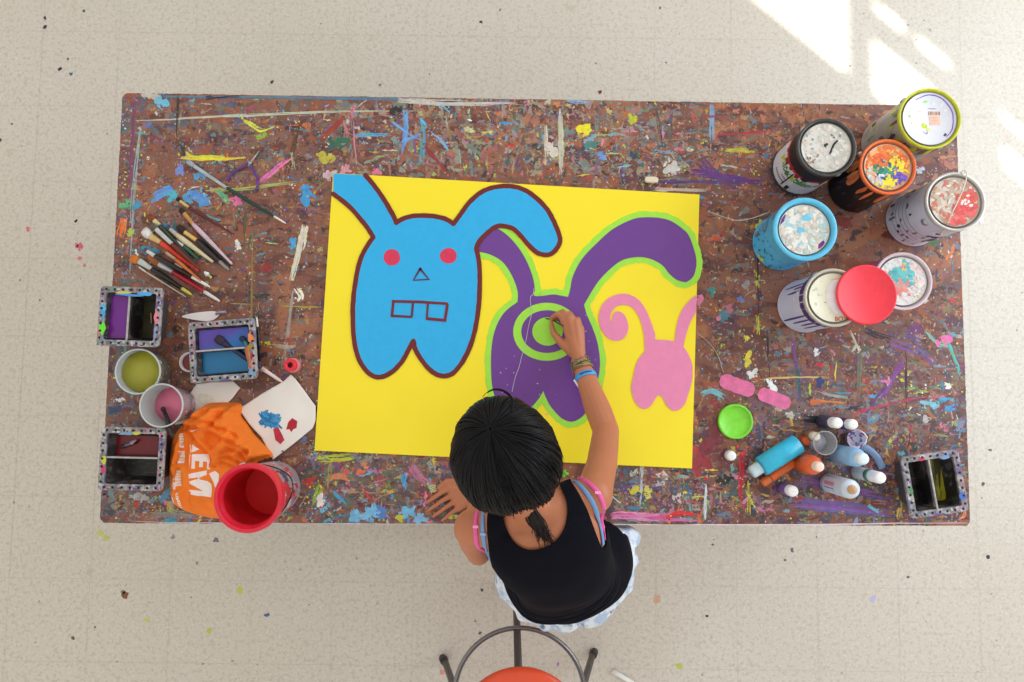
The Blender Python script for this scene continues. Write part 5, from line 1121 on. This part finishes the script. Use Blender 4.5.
def torso(mb, inf=0.0, flare=None):
    sp = [(.156,-.482,.795), (.154,-.480,.86), (.143,-.465,.93), (.122,-.42,1.01), (.095,-.365,1.08), (.070,-.315,1.135), (.055,-.280,1.165)]
    hw = [.132,.142,.126,.122,.132,.128,.085]; hd = [.092,.100,.090,.090,.088,.070,.045]
    if flare: sp = [(.157,-.472,.785), (.156,-.474,.83), (.153,-.476,.87)]+sp[2:]; hw = [.176,.170,.156]+hw[2:]; hd = [.132,.128,.120]+hd[2:]
    pts = spline(sp, 5); n = len(pts); k = len(mb.v)
    W = [w_[0] for w_ in spline([(a,) for a in hw], 5)]; D_ = [w_[0] for w_ in spline([(a,) for a in hd], 5)]
    seg = 40; vs = []
    for i in range(n):
        a, b = Vector(pts[max(0,i-1)]), Vector(pts[min(n-1,i+1)]); tg = (b-a).normalized(); nr = tg.cross(LAT).normalized(); ctr = Vector(pts[i])
        f = i/(n-1); la = (LAT*(1-f)+Vector((.95,.31,.06))*f).normalized()
        for q in range(seg):
            an = 2*PI*q/seg; ca, sa = math.cos(an), math.sin(an)
            ca = abs(ca)**.85*(1 if ca > 0 else -1); sa = abs(sa)**.85*(1 if sa > 0 else -1)
            p = ctr + la*ca*(W[i]+inf) + nr*sa*(D_[i]+inf)
            if p.z < .84: p.y = min(p.y, -.392)
            vs.append(p)
    fs = [(i*seg+q, i*seg+(q+1) % seg, (i+1)*seg+(q+1) % seg, (i+1)*seg+q) for i in range(n-1) for q in range(seg)]
    fs += [tuple(reversed(range(seg))), tuple((n-1)*seg+q for q in range(seg))]
    mb.add(vs, fs, 0)
SL, SR = Vector((-.083,-.318,1.118)), Vector((.188,-.236,1.138))
EL, WL = Vector((-.080,-.425,.90)), Vector((-.098,-.290,.790))
ER = P(606, 431, .93); WR = P(580, 362, .803)
NK = Vector((.055,-.275,1.16))
HC = Vector((-.010,-.141,1.262))            # middle of the head
HF = Vector((-.15,.60,-.785)).normalized(); HL = Vector((.95,.30,.02)); HL = (HL-HF*HL.dot(HF)).normalized(); HU = HL.cross(HF).normalized()
if HU.z < 0: HU = -HU
HM = Matrix((HL, HF, HU)).transposed().to_4x4(); HM.translation = HC
bb = MB(); torso(bb)
limb(bb, [SL, NK-Vector((.0,.02,.02)), SR], [.043,.05,.043])
# shoulder muscles run up to the neck
for s_ in (SL, SR): limb(bb, [s_.lerp(NK, .35)+Vector((0,0,.008)), NK+Vector((0,.015,.012))], [.036,.040])
bb.ball(SL, (.047,.047,.046)); bb.ball(SR, (.046,.046,.046))
limb(bb, [NK, HC+HU*-.07-HF*.03], [.045,.043])
# head: skull, jaw, nose, ears
bb.ball((0,-.005,.012), (.074,.090,.094), 24, 16, M=HM); bb.ball((0,.030,-.045), (.054,.052,.058), 20, 12, M=HM)
bb.ball((0,.045,-.080), (.026,.024,.022), 14, 8, M=HM)
bb.tube([HM @ Vector((0,.085,.008)), HM @ Vector((0,.095,-.010)), HM @ Vector((0,.100,-.022)), HM @ Vector((0,.086,-.030))], [.008,.010,.012,.007], 10)
for s_ in (-1, 1):
    bb.ball((s_*.076,-.005,-.008), (.007,.017,.027), 12, 8, M=HM); bb.ball((s_*.012,.088,-.026), .007, 8, 6, M=HM)
    bb.ball((s_*.033,.066,-.022), (.020,.020,.018), 12, 8, M=HM)
bb.ball((0,.080,-.048), (.020,.010,.006), 12, 8, M=HM); bb.ball((0,.078,-.057), (.017,.010,.006), 12, 8, M=HM)
# arms
limb(bb, [SL, SL.lerp(EL,.45)+Vector((-.006,0,0)), EL], [.041,.036,.031]); limb(bb, [EL, EL.lerp(WL,.35), WL], [.031,.030,.021])
limb(bb, [SR, SR.lerp(ER,.45)+Vector((.006,0,0)), ER], [.043,.038,.034]); limb(bb, [ER, ER.lerp(WR,.3), ER.lerp(WR,.7), WR], [.034,.035,.029,.024])
def fing(pts, rs): limb(bb, pts, rs, seg=12)
# left hand, flat on the table
zt = TZ+.0022
pal = P(459, 496, zt+.016)
for k_, (a, r0) in enumerate((((449.5,488),.0105),((453,494.5),.0105),((456,501),.010),((459,507.5),.009))):
    kn = P(*a, zt+.014); limb(bb, [WL+Vector((0,0,-.004)), kn], [.018,.0115])
    tip = ((426.5,502.5),(429,509.5),(433.5,516),(442,520.5))[k_]
    m1 = P(a[0]+(tip[0]-a[0])*.45, a[1]+(tip[1]-a[1])*.45-.6, zt+.015); m2 = P(a[0]+(tip[0]-a[0])*.75, a[1]+(tip[1]-a[1])*.75, zt+.010); e = P(*tip, zt+.0068)
    fing([kn, m1, m2, e], [.0088*r0/.0105,.0070*r0/.0105,.0064*r0/.0105,.0054*r0/.0105])
limb(bb, [WL+Vector((.0,.006,-.002)), P(456,482,zt+.014), P(447,481.5,zt+.011), P(439,487.5,zt+.008)], [.017,.0115,.009,.0072])
limb(bb, [WL, pal], [.020,.015])
# right hand, pinching a small brush
K = [P(563.5,318.5,.806), P(569,318,.812), P(575.5,322,.812), P(580.5,329,.806)]
for i, kn in enumerate(K): limb(bb, [WR, kn], [.0195 if i in (1,2) else .017, (.0125,.013,.0125,.0115)[i]], seg=12)
limb(bb, [WR, P(573,338,.803)], [.022,.021])
fing([K[0], P(557.5,314,.802), P(552.5,317,.787), P(551.5,321.5,.776)], [.0095,.0078,.0070,.0058])
fing([K[1], P(563,311.5,.803), P(557,314,.788), P(556.5,319.5,.777)], [.0098,.0080,.0071,.0058])
fing([K[2], P(570,313.5,.802), P(564,316,.782), P(565,322.5,.774)], [.0093,.0077,.0069,.0057])
fing([K[3], P(578,319,.798), P(572,320,.778), P(572.5,326,.771)], [.0088,.0077,.0070,.0060])
fing([WR.lerp(P(566,345,.795),.6), P(561,342,.796), P(554,334,.790), P(551.5,325.5,.778)], [.0150,.0125,.0095,.0072])
# hips, legs, feet
for s_ in (-1, 1):
    hp = Vector((.155,-.505,.80))+LAT*s_*.068; kn = Vector((.150,-.478,.44))+LAT*s_*.078; an = Vector((.148,-.515,.075))+LAT*s_*.080
    limb(bb, [hp, hp.lerp(kn,.5), kn], [.078,.064,.046]); limb(bb, [kn, kn.lerp(an,.3), an], [.046,.048,.030])
    limb(bb, [an, an+Vector((0,-.025,-.042))], [.030,.030]); limb(bb, [an+Vector((0,0,-.03)), an+FWD*.10+Vector((0,0,-.052)), an+FWD*.145+Vector((0,0,-.058))], [.030,.022,.015], seg=14)
def relax(vs, fs, sel, it):
    import numpy as np
    V = np.array([tuple(v) for v in vs]); E = np.array([(f[i], f[(i+1) % len(f)]) for f in fs for i in range(len(f))]); n = len(V)
    w_ = np.array([sel(v) for v in vs])[:, None]; cnt = np.bincount(E[:,0], minlength=n)[:, None].clip(1)
    for _ in range(it):
        A = np.stack([np.bincount(E[:,0], weights=V[E[:,1],k], minlength=n) for k in range(3)], 1)/cnt; V = V+(A-V)*.6*w_
    return [Vector(v) for v in V]
body_v, body_f = fuse(bb, .0027, 6, .5)
body_v = relax(body_v, body_f, lambda v: max(0.0, min(1.0, (v.z-1.0)/.05)) if (v-HC).length > .115 else 0.0, 45)
skin = mat('skin', (188,118,82), .5, var=.05, vscale=14, bump=.05, bscale=200)
skin.node_tree.nodes['Principled BSDF'].inputs['Subsurface Weight'].default_value = .08
skin.node_tree.nodes['Principled BSDF'].inputs['Subsurface Radius'].default_value = (.012,.005,.003)
lip = mat('lips', (170,88,80), .45)
g = MB(); g.v = [tuple(v) for v in body_v]; g.f = body_f; g.c = [(0.5,0.5,0.5,1)]*len(body_f); g.s = [True]*len(body_f)
lc = HM @ Vector((0,.086,-.052)); g.m = []
for f in body_f:
    q = body_v[f[0]]-lc; g.m.append(1 if (abs(q.dot(HL)) < .017 and abs(q.dot(HU)) < .009 and abs(q.dot(HF)) < .014) else 0)
base = Vector((.150,-.50,0))
girl = g.build('person', [skin, lip], None, base)
tag(girl, 'dark-haired girl in black tank top bending over the table to paint the yellow board', 'person')
bvh_body = BVHTree.FromPolygons(body_v, body_f)
for s_ in (-1, 1):
    e = MB(); e.ball((s_*.029,.074,.008), (.0115,.009,.010), 14, 10, 0, M=HM); e.ball((s_*.029,.0815,.006), (.005,.0025,.005), 10, 6, 1, M=HM); e.build('eye', [mat('eye_white', (232,228,222), .3), mat('iris', (40,26,20), .2)], girl)

# clip a closed surface with a field (kept where positive), cutting the faces on the line
def clip(vs, fs, field):
    val = [field(v) for v in vs]; out_v = []; mp = {}; ek = {}; of = []
    def gv(i):
        if i not in mp: mp[i] = len(out_v); out_v.append(vs[i])
        return mp[i]
    def ge(i, j):
        k_ = (min(i,j), max(i,j))
        if k_ not in ek:
            t_ = val[i]/(val[i]-val[j]); ek[k_] = len(out_v); out_v.append(vs[i].lerp(vs[j], t_))
        return ek[k_]
    for f in fs:
        p = []; n_ = len(f)
        if all(val[i] <= 0 for i in f): continue
        for a in range(n_):
            i, j = f[a], f[(a+1) % n_]
            if val[i] > 0: p.append(gv(i))
            if (val[i] > 0) != (val[j] > 0): p.append(ge(i, j))
        if len(p) >= 3: of.append(tuple(p))
    return out_v, of
def sdf(poly):
    def f(x, y):
        d = 9; ins = False; n_ = len(poly)
        for i in range(n_):
            a, b_ = poly[i], poly[(i+1) % n_]; vx, vy = b_[0]-a[0], b_[1]-a[1]; L2 = vx*vx+vy*vy
            t_ = max(0, min(1, ((x-a[0])*vx+(y-a[1])*vy)/L2)); d = min(d, math.hypot(x-a[0]-vx*t_, y-a[1]-vy*t_))
            if (a[1] > y) != (b_[1] > y) and x < (b_[0]-a[0])*(y-a[1])/(b_[1]-a[1])+a[0]: ins = not ins
        return -d if ins else d
    return f
def wp(px, z): return [(P(x, y, z).x, P(x, y, z).y) for x, y in px]
neck = sdf(spline(wp([(503,500),(503.7,516),(508,530),(514,539),(522.5,545),(532,546.8),(544,544),(553.8,538),(562,527),(566,513),(565,498),(558,482),(545,462),(520,440),(500,470)], 1.17), 4, True))
arml = sdf(spline(wp([(488.5,500),(488,516),(489.2,542),(492.4,566),(491.5,575),(486,576),(479,571),(455,570),(425,560),(425,480),(455,450),(484,470)], 1.10), 4, True))
armr = sdf(spline(wp([(569,476),(575.6,488),(585,506.6),(593,528),(599.5,543),(603.5,547.5),(606.5,540),(609,522),(630,505),(650,470),(640,420),(590,420),(566,450)], 1.12), 4, True))
tk = MB(); torso(tk, .007, True); limb(tk, [SL.lerp(SR,.12), NK-Vector((.0,.02,.02)), SR.lerp(SL,.08)], [.050,.057,.050])
for s_ in (SL, SR): limb(tk, [s_.lerp(NK, .35)+Vector((0,0,.008)), NK+Vector((0,.015,.012))], [.042,.046])
tv, tf = fuse(tk, .005, 5)
for v in tv:   # soft folds across the small of the back
    dz = v.z; u_ = (v-Vector((.15,-.5,.9))).dot(LAT)
    q = math.exp(-((dz-.93-.25*u_)/.05)**2)*(.0035*math.sin((dz-.22*u_)*210)+.0025*math.sin((dz-.35*u_)*330))
    q += .003*mnoise.noise(v*14)
    v += Vector((0,-1,.3))*q
def keep(v):
    f = v.z-.785
    if v.z > .97:
        m_ = min(neck(v.x, v.y), arml(v.x, v.y), armr(v.x, v.y)) if v.z > 1.0 else min(arml(v.x, v.y), armr(v.x, v.y))
        f = min(f, max(m_, (1.0-v.z)))
    return f
cv, cf = clip(tv, tf, keep)
g = MB(); g.add(cv, cf, 0); g.build('tank_top', [mat('black_jersey', (10,11,22), .85, spec=.12, var=.12, vscale=30, bump=.15, bscale=400)], girl)
bvh_tank = BVHTree.FromPolygons(cv, cf)
def drop(p, off):
    a = bvh_body.ray_cast(Vector((p.x, p.y, 1.45)), Vector((0,0,-1)))
    h = a[0] if a[0] is not None else bvh_body.find_nearest(p)[0]; n_ = a[1] if a[0] is not None else Vector((0,0,1))
    return h+n_*off, n_
def strap(px, z, w_, m, name='bra_strap'):
    pts = spline([tuple(P(x, y, z)) for x, y in px], 5); q = []; ns = []
    for p in pts:
        h, n_ = drop(Vector(p), .0035); q.append(h); ns.append(n_)
    for _ in range(3): q = [q[0]]+[(q[i-1]+q[i]*2+q[i+1])/4 for i in range(1, len(q)-1)]+[q[-1]]
    b = MB(); k = len(q); vs = []
    for i, p in enumerate(q):
        t_ = (q[min(i+1,k-1)]-q[max(i-1,0)]).normalized(); s_ = t_.cross(ns[i]).normalized()
        for a, d in ((-1,-.001),(-.8,.0012),(.8,.0012),(1,-.001)): vs.append(p+s_*w_/2*a+ns[i]*d)
    fs = [(4*i+j, 4*i+j+1, 4*i+5+j, 4*i+4+j) for i in range(k-1) for j in range(3)]+[(4*i+3, 4*i, 4*i+4, 4*i+7) for i in range(k-1)]+[(0,1,2,3),(4*k-1,4*k-2,4*k-3,4*k-4)]
    b.add(vs, fs, 0); return b.build(name, [m], girl)
pinkm = mat('strap_pink', (240,96,170), .5); bluem = mat('strap_blue', (112,158,214), .5)
strap([(571,478),(581,486),(591,500),(596,516),(600,532),(602,544)], 1.13, .011, bluem)
strap([(575,474),(588,482),(597,492),(602.5,508),(605,524),(604.5,541)], 1.13, .011, pinkm)
strap([(484.5,505),(484,520),(484.5,535),(487,552),(490,570)], 1.12, .010, bluem)
strap([(478,508),(476.5,522),(477.5,540),(481.5,556),(487,571)], 1.12, .010, pinkm)
for px_, m_ in (((594.5,489.5), pinkm), ((476.8,524), pinkm), ((484.2,530), bluem)):
    h, n_ = drop(P(*px_, 1.13), .0045); b = MB(); b.box((0,0,0), (.013,.006,.003), frame(h, n_, (0,1,0)), bev=.0008); b.build('strap_slider', [mat('slider_pink', (255,170,215), .3) if m_ is pinkm else mat('slider_blue', (150,180,225), .3)], girl)

# ruffled light denim shorts
b = MB(); seg = 220; rings = []
for z_, rx, ry, am in ((.90,.140,.100,0),(.86,.148,.108,0),(.82,.160,.118,0),(.79,.176,.140,.002),(.77,.194,.178,.003),(.745,.202,.190,.005),(.715,.204,.194,.006),(.69,.203,.198,.007)):
    rg_ = []
    for i in range(seg):
        a = 2*PI*i/seg; w_ = math.sin(a*14+2*math.sin(a*3))+.35*math.sin(a*31+1.3+z_*20)+.6*mnoise.noise(Vector((math.cos(a)*3, math.sin(a)*3, z_*14)))
        ex = .016*math.exp(-((a-.12)/.3)**2) if z_ < .8 else 0
        p = Vector((.157,-.484,z_))+LAT*math.cos(a)*(rx+am*w_+ex)+FWD*math.sin(a)*(ry+am*w_); p.z += am*.6*math.sin(a*9)
        p.y = min(p.y, -.389); rg_.append(p)
    rings.append(rg_)
vs = [p for q in rings for p in q]; nn = len(rings)
inner = [Vector((.157,-.484,p.z))+(p-Vector((.157,-.484,p.z)))*.975 for q in reversed(rings) for p in q]
for p in inner: p.y = min(p.y, -.391)
vs += inner
b.add(vs, [((k+1)*seg+i, (k+1)*seg+(i+1) % seg, k*seg+(i+1) % seg, k*seg+i) for k in range(2*nn-1) for i in range(seg)], 0)
b.build('denim_shorts', [splat_mat('pale_denim', (176,196,222), [((222,230,242), 34, .50, (1,1,.6)), ((110,120,146), 26, .66), ((236,240,246), 60, .62)], rough=.8, soft=.06, bump=.3)], girl)

# hair ------------------------------------------------------------------
RH = random.Random(3)
HA, HB, HCz = .110, .129, .112; rot = math.radians(14)
HR = Matrix.Translation(HC+Vector((0,0,.004))) @ Matrix.Rotation(rot, 4, 'Z')
KD = Vector((-.13,.53,.84)).normalized()
def bump_(a, th): return 1+.04*math.cos(2*a+.6)*math.sin(th)+.025*math.sin(3*a)*math.sin(th)+.010*math.sin(9*a+1)*math.sin(th)**2+.006*math.sin(17*a)*math.sin(th)**2
E1 = KD.cross(Vector((0,1,0))).normalized(); E2 = KD.cross(E1).normalized()
def hp(a, th, k=1.0):
    d = KD*math.cos(th)+(E1*math.cos(a)+E2*math.sin(a))*math.sin(th); s_ = k*bump_(a, th)
    return HR @ Vector((d.x*HA*s_, d.y*HB*s_, d.z*HCz*s_))
hm = mat('hair_black', (8,7,11), .40, spec=.18, var=.35, vscale=35)
b = MB(); N1, N2 = 64, 26; vs = []
th_end = lambda a: 1.86+.10*math.sin(3*a+1)+.05*math.sin(7*a)
for j in range(N2+1):
    for i in range(N1):
        a = 2*PI*i/N1; vs.append(hp(a, max(.001, th_end(a)*j/N2), .955))
b.add(vs, [(j*N1+i, (j+1)*N1+i, (j+1)*N1+(i+1) % N1, j*N1+(i+1) % N1) for j in range(N2) for i in range(N1)], 0)
for q in range(900):
    a = RH.uniform(0, 2*PI); th0 = RH.uniform(.02, .5) if q > 250 else .02; th1 = th_end(a)*RH.uniform(.86, 1.06); sw = RH.gauss(.22, .10); ph = RH.uniform(0, 6); k0 = RH.uniform(.95, .992); n_ = 15
    pts = []; rs = []; r0 = RH.uniform(.0009, .0028)
    for i in range(n_):
        f = i/(n_-1); th = th0+(th1-th0)*f
        aa = a+sw*math.sin(f*1.7)*(.6+.4*math.sin(ph))+.03*math.sin(f*5+ph)
        pts.append(hp(aa, th, k0+.012*math.sin(f*PI)+(.012*f if th > 1.4 else 0))); rs.append(r0*(.45+.55*math.sin(PI*min(1,f*1.15+.1)*.87)))
    b.tube(pts, rs, 5, caps=False)
for q in range(60):   # loose fine hairs
    a = RH.uniform(0, 2*PI); th1 = RH.uniform(.7, 1.9); pts = [hp(a+.1*math.sin(f*3), .2+th1*f, .99+.05*f*RH.uniform(.2,1)) for f in [i/9 for i in range(10)]]; b.tube(pts, .0004, 4, caps=False)
# the lock that stands up over the parting
loop = [tuple(P(x, y, z_)) for x, y, z_ in ((511,412,1.350),(512.5,402,1.345),(509,395,1.335),(502,390.5,1.325),(494,389.5,1.312),(487,392.5,1.296),(483,396.5,1.280))]
for o_ in (0, .0012, -.001): b.tube(spline([(x+o_, y+o_, z_) for x, y, z_ in loop], 4), [.0013]*20+[.0006]*5, 5)
b.build('hair', [hm], girl)
# ponytail
b = MB(); p0, p1 = P(527.5,503,1.235), P(549,546,1.185)
for q in range(170):
    u1, u2 = RH.gauss(0,.28), RH.gauss(0,.28); e_ = p1+Vector((RH.gauss(0,.011), RH.gauss(0,.006), RH.uniform(-.008,.008)))+(p0-p1)*RH.uniform(-.05,.35)
    m_ = p0.lerp(p1,.45)+Vector((u1*.024, u2*.012, .012+u2*.016)); pts = spline([tuple(p0+Vector((u1*.010, u2*.008, u2*.010))), tuple(p0.lerp(m_,.5)+Vector((u1*.006,0,.006))), tuple(m_), tuple(e_)], 4)
    b.tube(pts, [.0014]*(len(pts)-4)+[.0011,.0008,.0005,.0003], 5, caps=False)
b.build('ponytail', [mat('hair_brown', (24,14,14), .45, spec=.3, var=.4, vscale=60)], girl)
b = MB(); d_ = (p1-p0).normalized(); Mf = frame(p0+d_*.004, d_); b.tube([Mf @ Vector((.0115*math.cos(2*PI*i/20), .0115*math.sin(2*PI*i/20), 0)) for i in range(20)], .0042, 8, closed=True); b.build('hair_tie', [mat('tie_brown', (84,50,48), .7)], girl)
b = MB(); hc_ = P(561.5, 473.5, 1.20)
for an in (0, .9, 2.0, 3.0, 4.2, 5.2):
    b.tube([hc_, hc_+Vector((.010*math.cos(an), .006*math.sin(an), .004)), hc_+Vector((.016*math.cos(an), .010*math.sin(an), -.001))], [.003,.0035,.001], 6, flat=.5, up=(0,0,1))
b.build('hair_clip', [mat('clip_green', (104,190,50), .4)], girl)
# bracelets and wristband
AX = (WR-ER).normalized()
def ring_at(k_, r_, w_, m, name, wob=0.0, tilt=0.0):
    o_ = ER.lerp(WR, k_); Mr = frame(o_, (AX+Vector((tilt, 0, tilt*.5))).normalized()); b = MB()
    b.tube([Mr @ Vector((r_*math.cos(2*PI*i/40)*1.03, r_*math.sin(2*PI*i/40), wob*math.sin(6*PI*i/40))) for i in range(40)], w_, 8, closed=True); return b.build(name, [m], girl)
def rad_arm(k_): return .034+(.029-.034)*min(1,k_/.7) if k_ < .7 else .029+(.024-.029)*(k_-.7)/.3
for k_, w_, c_, wob, ti in ((1.04,.0013,(120,60,76),.002,.12),(.99,.0015,(150,120,100),.003,-.1),(.955,.0018,(96,150,110),.003,.2),(.92,.0016,(70,86,60),.002,-.15),(.885,.0020,(130,150,96),.003,.1),(.86,.0014,(150,96,80),.002,0)):
    ring_at(k_, rad_arm(min(1,k_))+.0016, w_, mat('cord_%d_%d_%d' % c_, c_, .7, var=.3, vscale=150), 'bracelet', wob, ti)
for q in range(7):
    an = RH.uniform(.2, 2.6); o_ = ER.lerp(WR, RH.uniform(.86,1.0)); Mr = frame(o_, AX); b = MB(); b.ball(Mr @ Vector((.028*math.cos(an+PI*.1), .028*math.sin(an+PI*.1), 0)), .0032, 10, 6); b.build('bead', [mat('bead_%d' % (q % 3), ((80,130,90),(170,150,90),(70,60,50))[q % 3], .3)], girl)
Mr = frame(ER.lerp(WR,.75), AX); b = MB(); r_ = rad_arm(.75)+.0012; b.lathe([(r_, -.0085), (r_+.0012, -.008), (r_+.0008, .008), (r_-.0005, .0085)], Mr, 40)
wb = b.build('wristband', [mat('band_blue', (70,160,230), .4)], girl)
b = MB(); up_a = None
for i in range(40):
    a = 2*PI*i/40
    if (Mr.to_3x3() @ Vector((math.cos(a), math.sin(a), 0))).z > .985: up_a = a
up_a = up_a if up_a is not None else PI/2
for i in range(15):
    a = up_a-.55+i*.08; h_ = R.uniform(.0016,.0036); vs = [Mr @ Vector(((r_+.0016)*math.cos(a+d), (r_+.0016)*math.sin(a+d), z_)) for d, z_ in ((0,-h_),(.055,-h_*.8),(.055,h_),(0,h_))]; b.add(vs, [(0,1,2,3)], 0, sm=False)
b.build('band_print', [mat('print_navy', (22,50,120), .5)], wb)
tb_ = P(576.5, 383.5, .848); b = MB(); b.box((0,0,0), (.024,.005,.002), M_at(tb_, -.96), bev=.0006); b.build('band_tab', [mat('tab_white', (236,240,246), .4)], wb)
# small brush in the fingers
t = thing('paintbrush', 'tiny brush pinched in the girl\'s right hand above the green circle', 'paintbrush', P(546,318.5,BZ))
b = MB(); b.tube([P(545.5,318.3,BZ+.0016), P(549.5,319,.767)], [.0012,.0022], 8); b.build('bristles', [mat('bristle_dark', (70,60,30), .7)], t)
b = MB(); b.tube([P(549.5,319,.767), P(553.5,320.5,.785), P(563,326,.818)], [.0024,.0026,.0020], 8); b.build('handle', [mat('handle_maroon', (92,52,44), .4)], t)
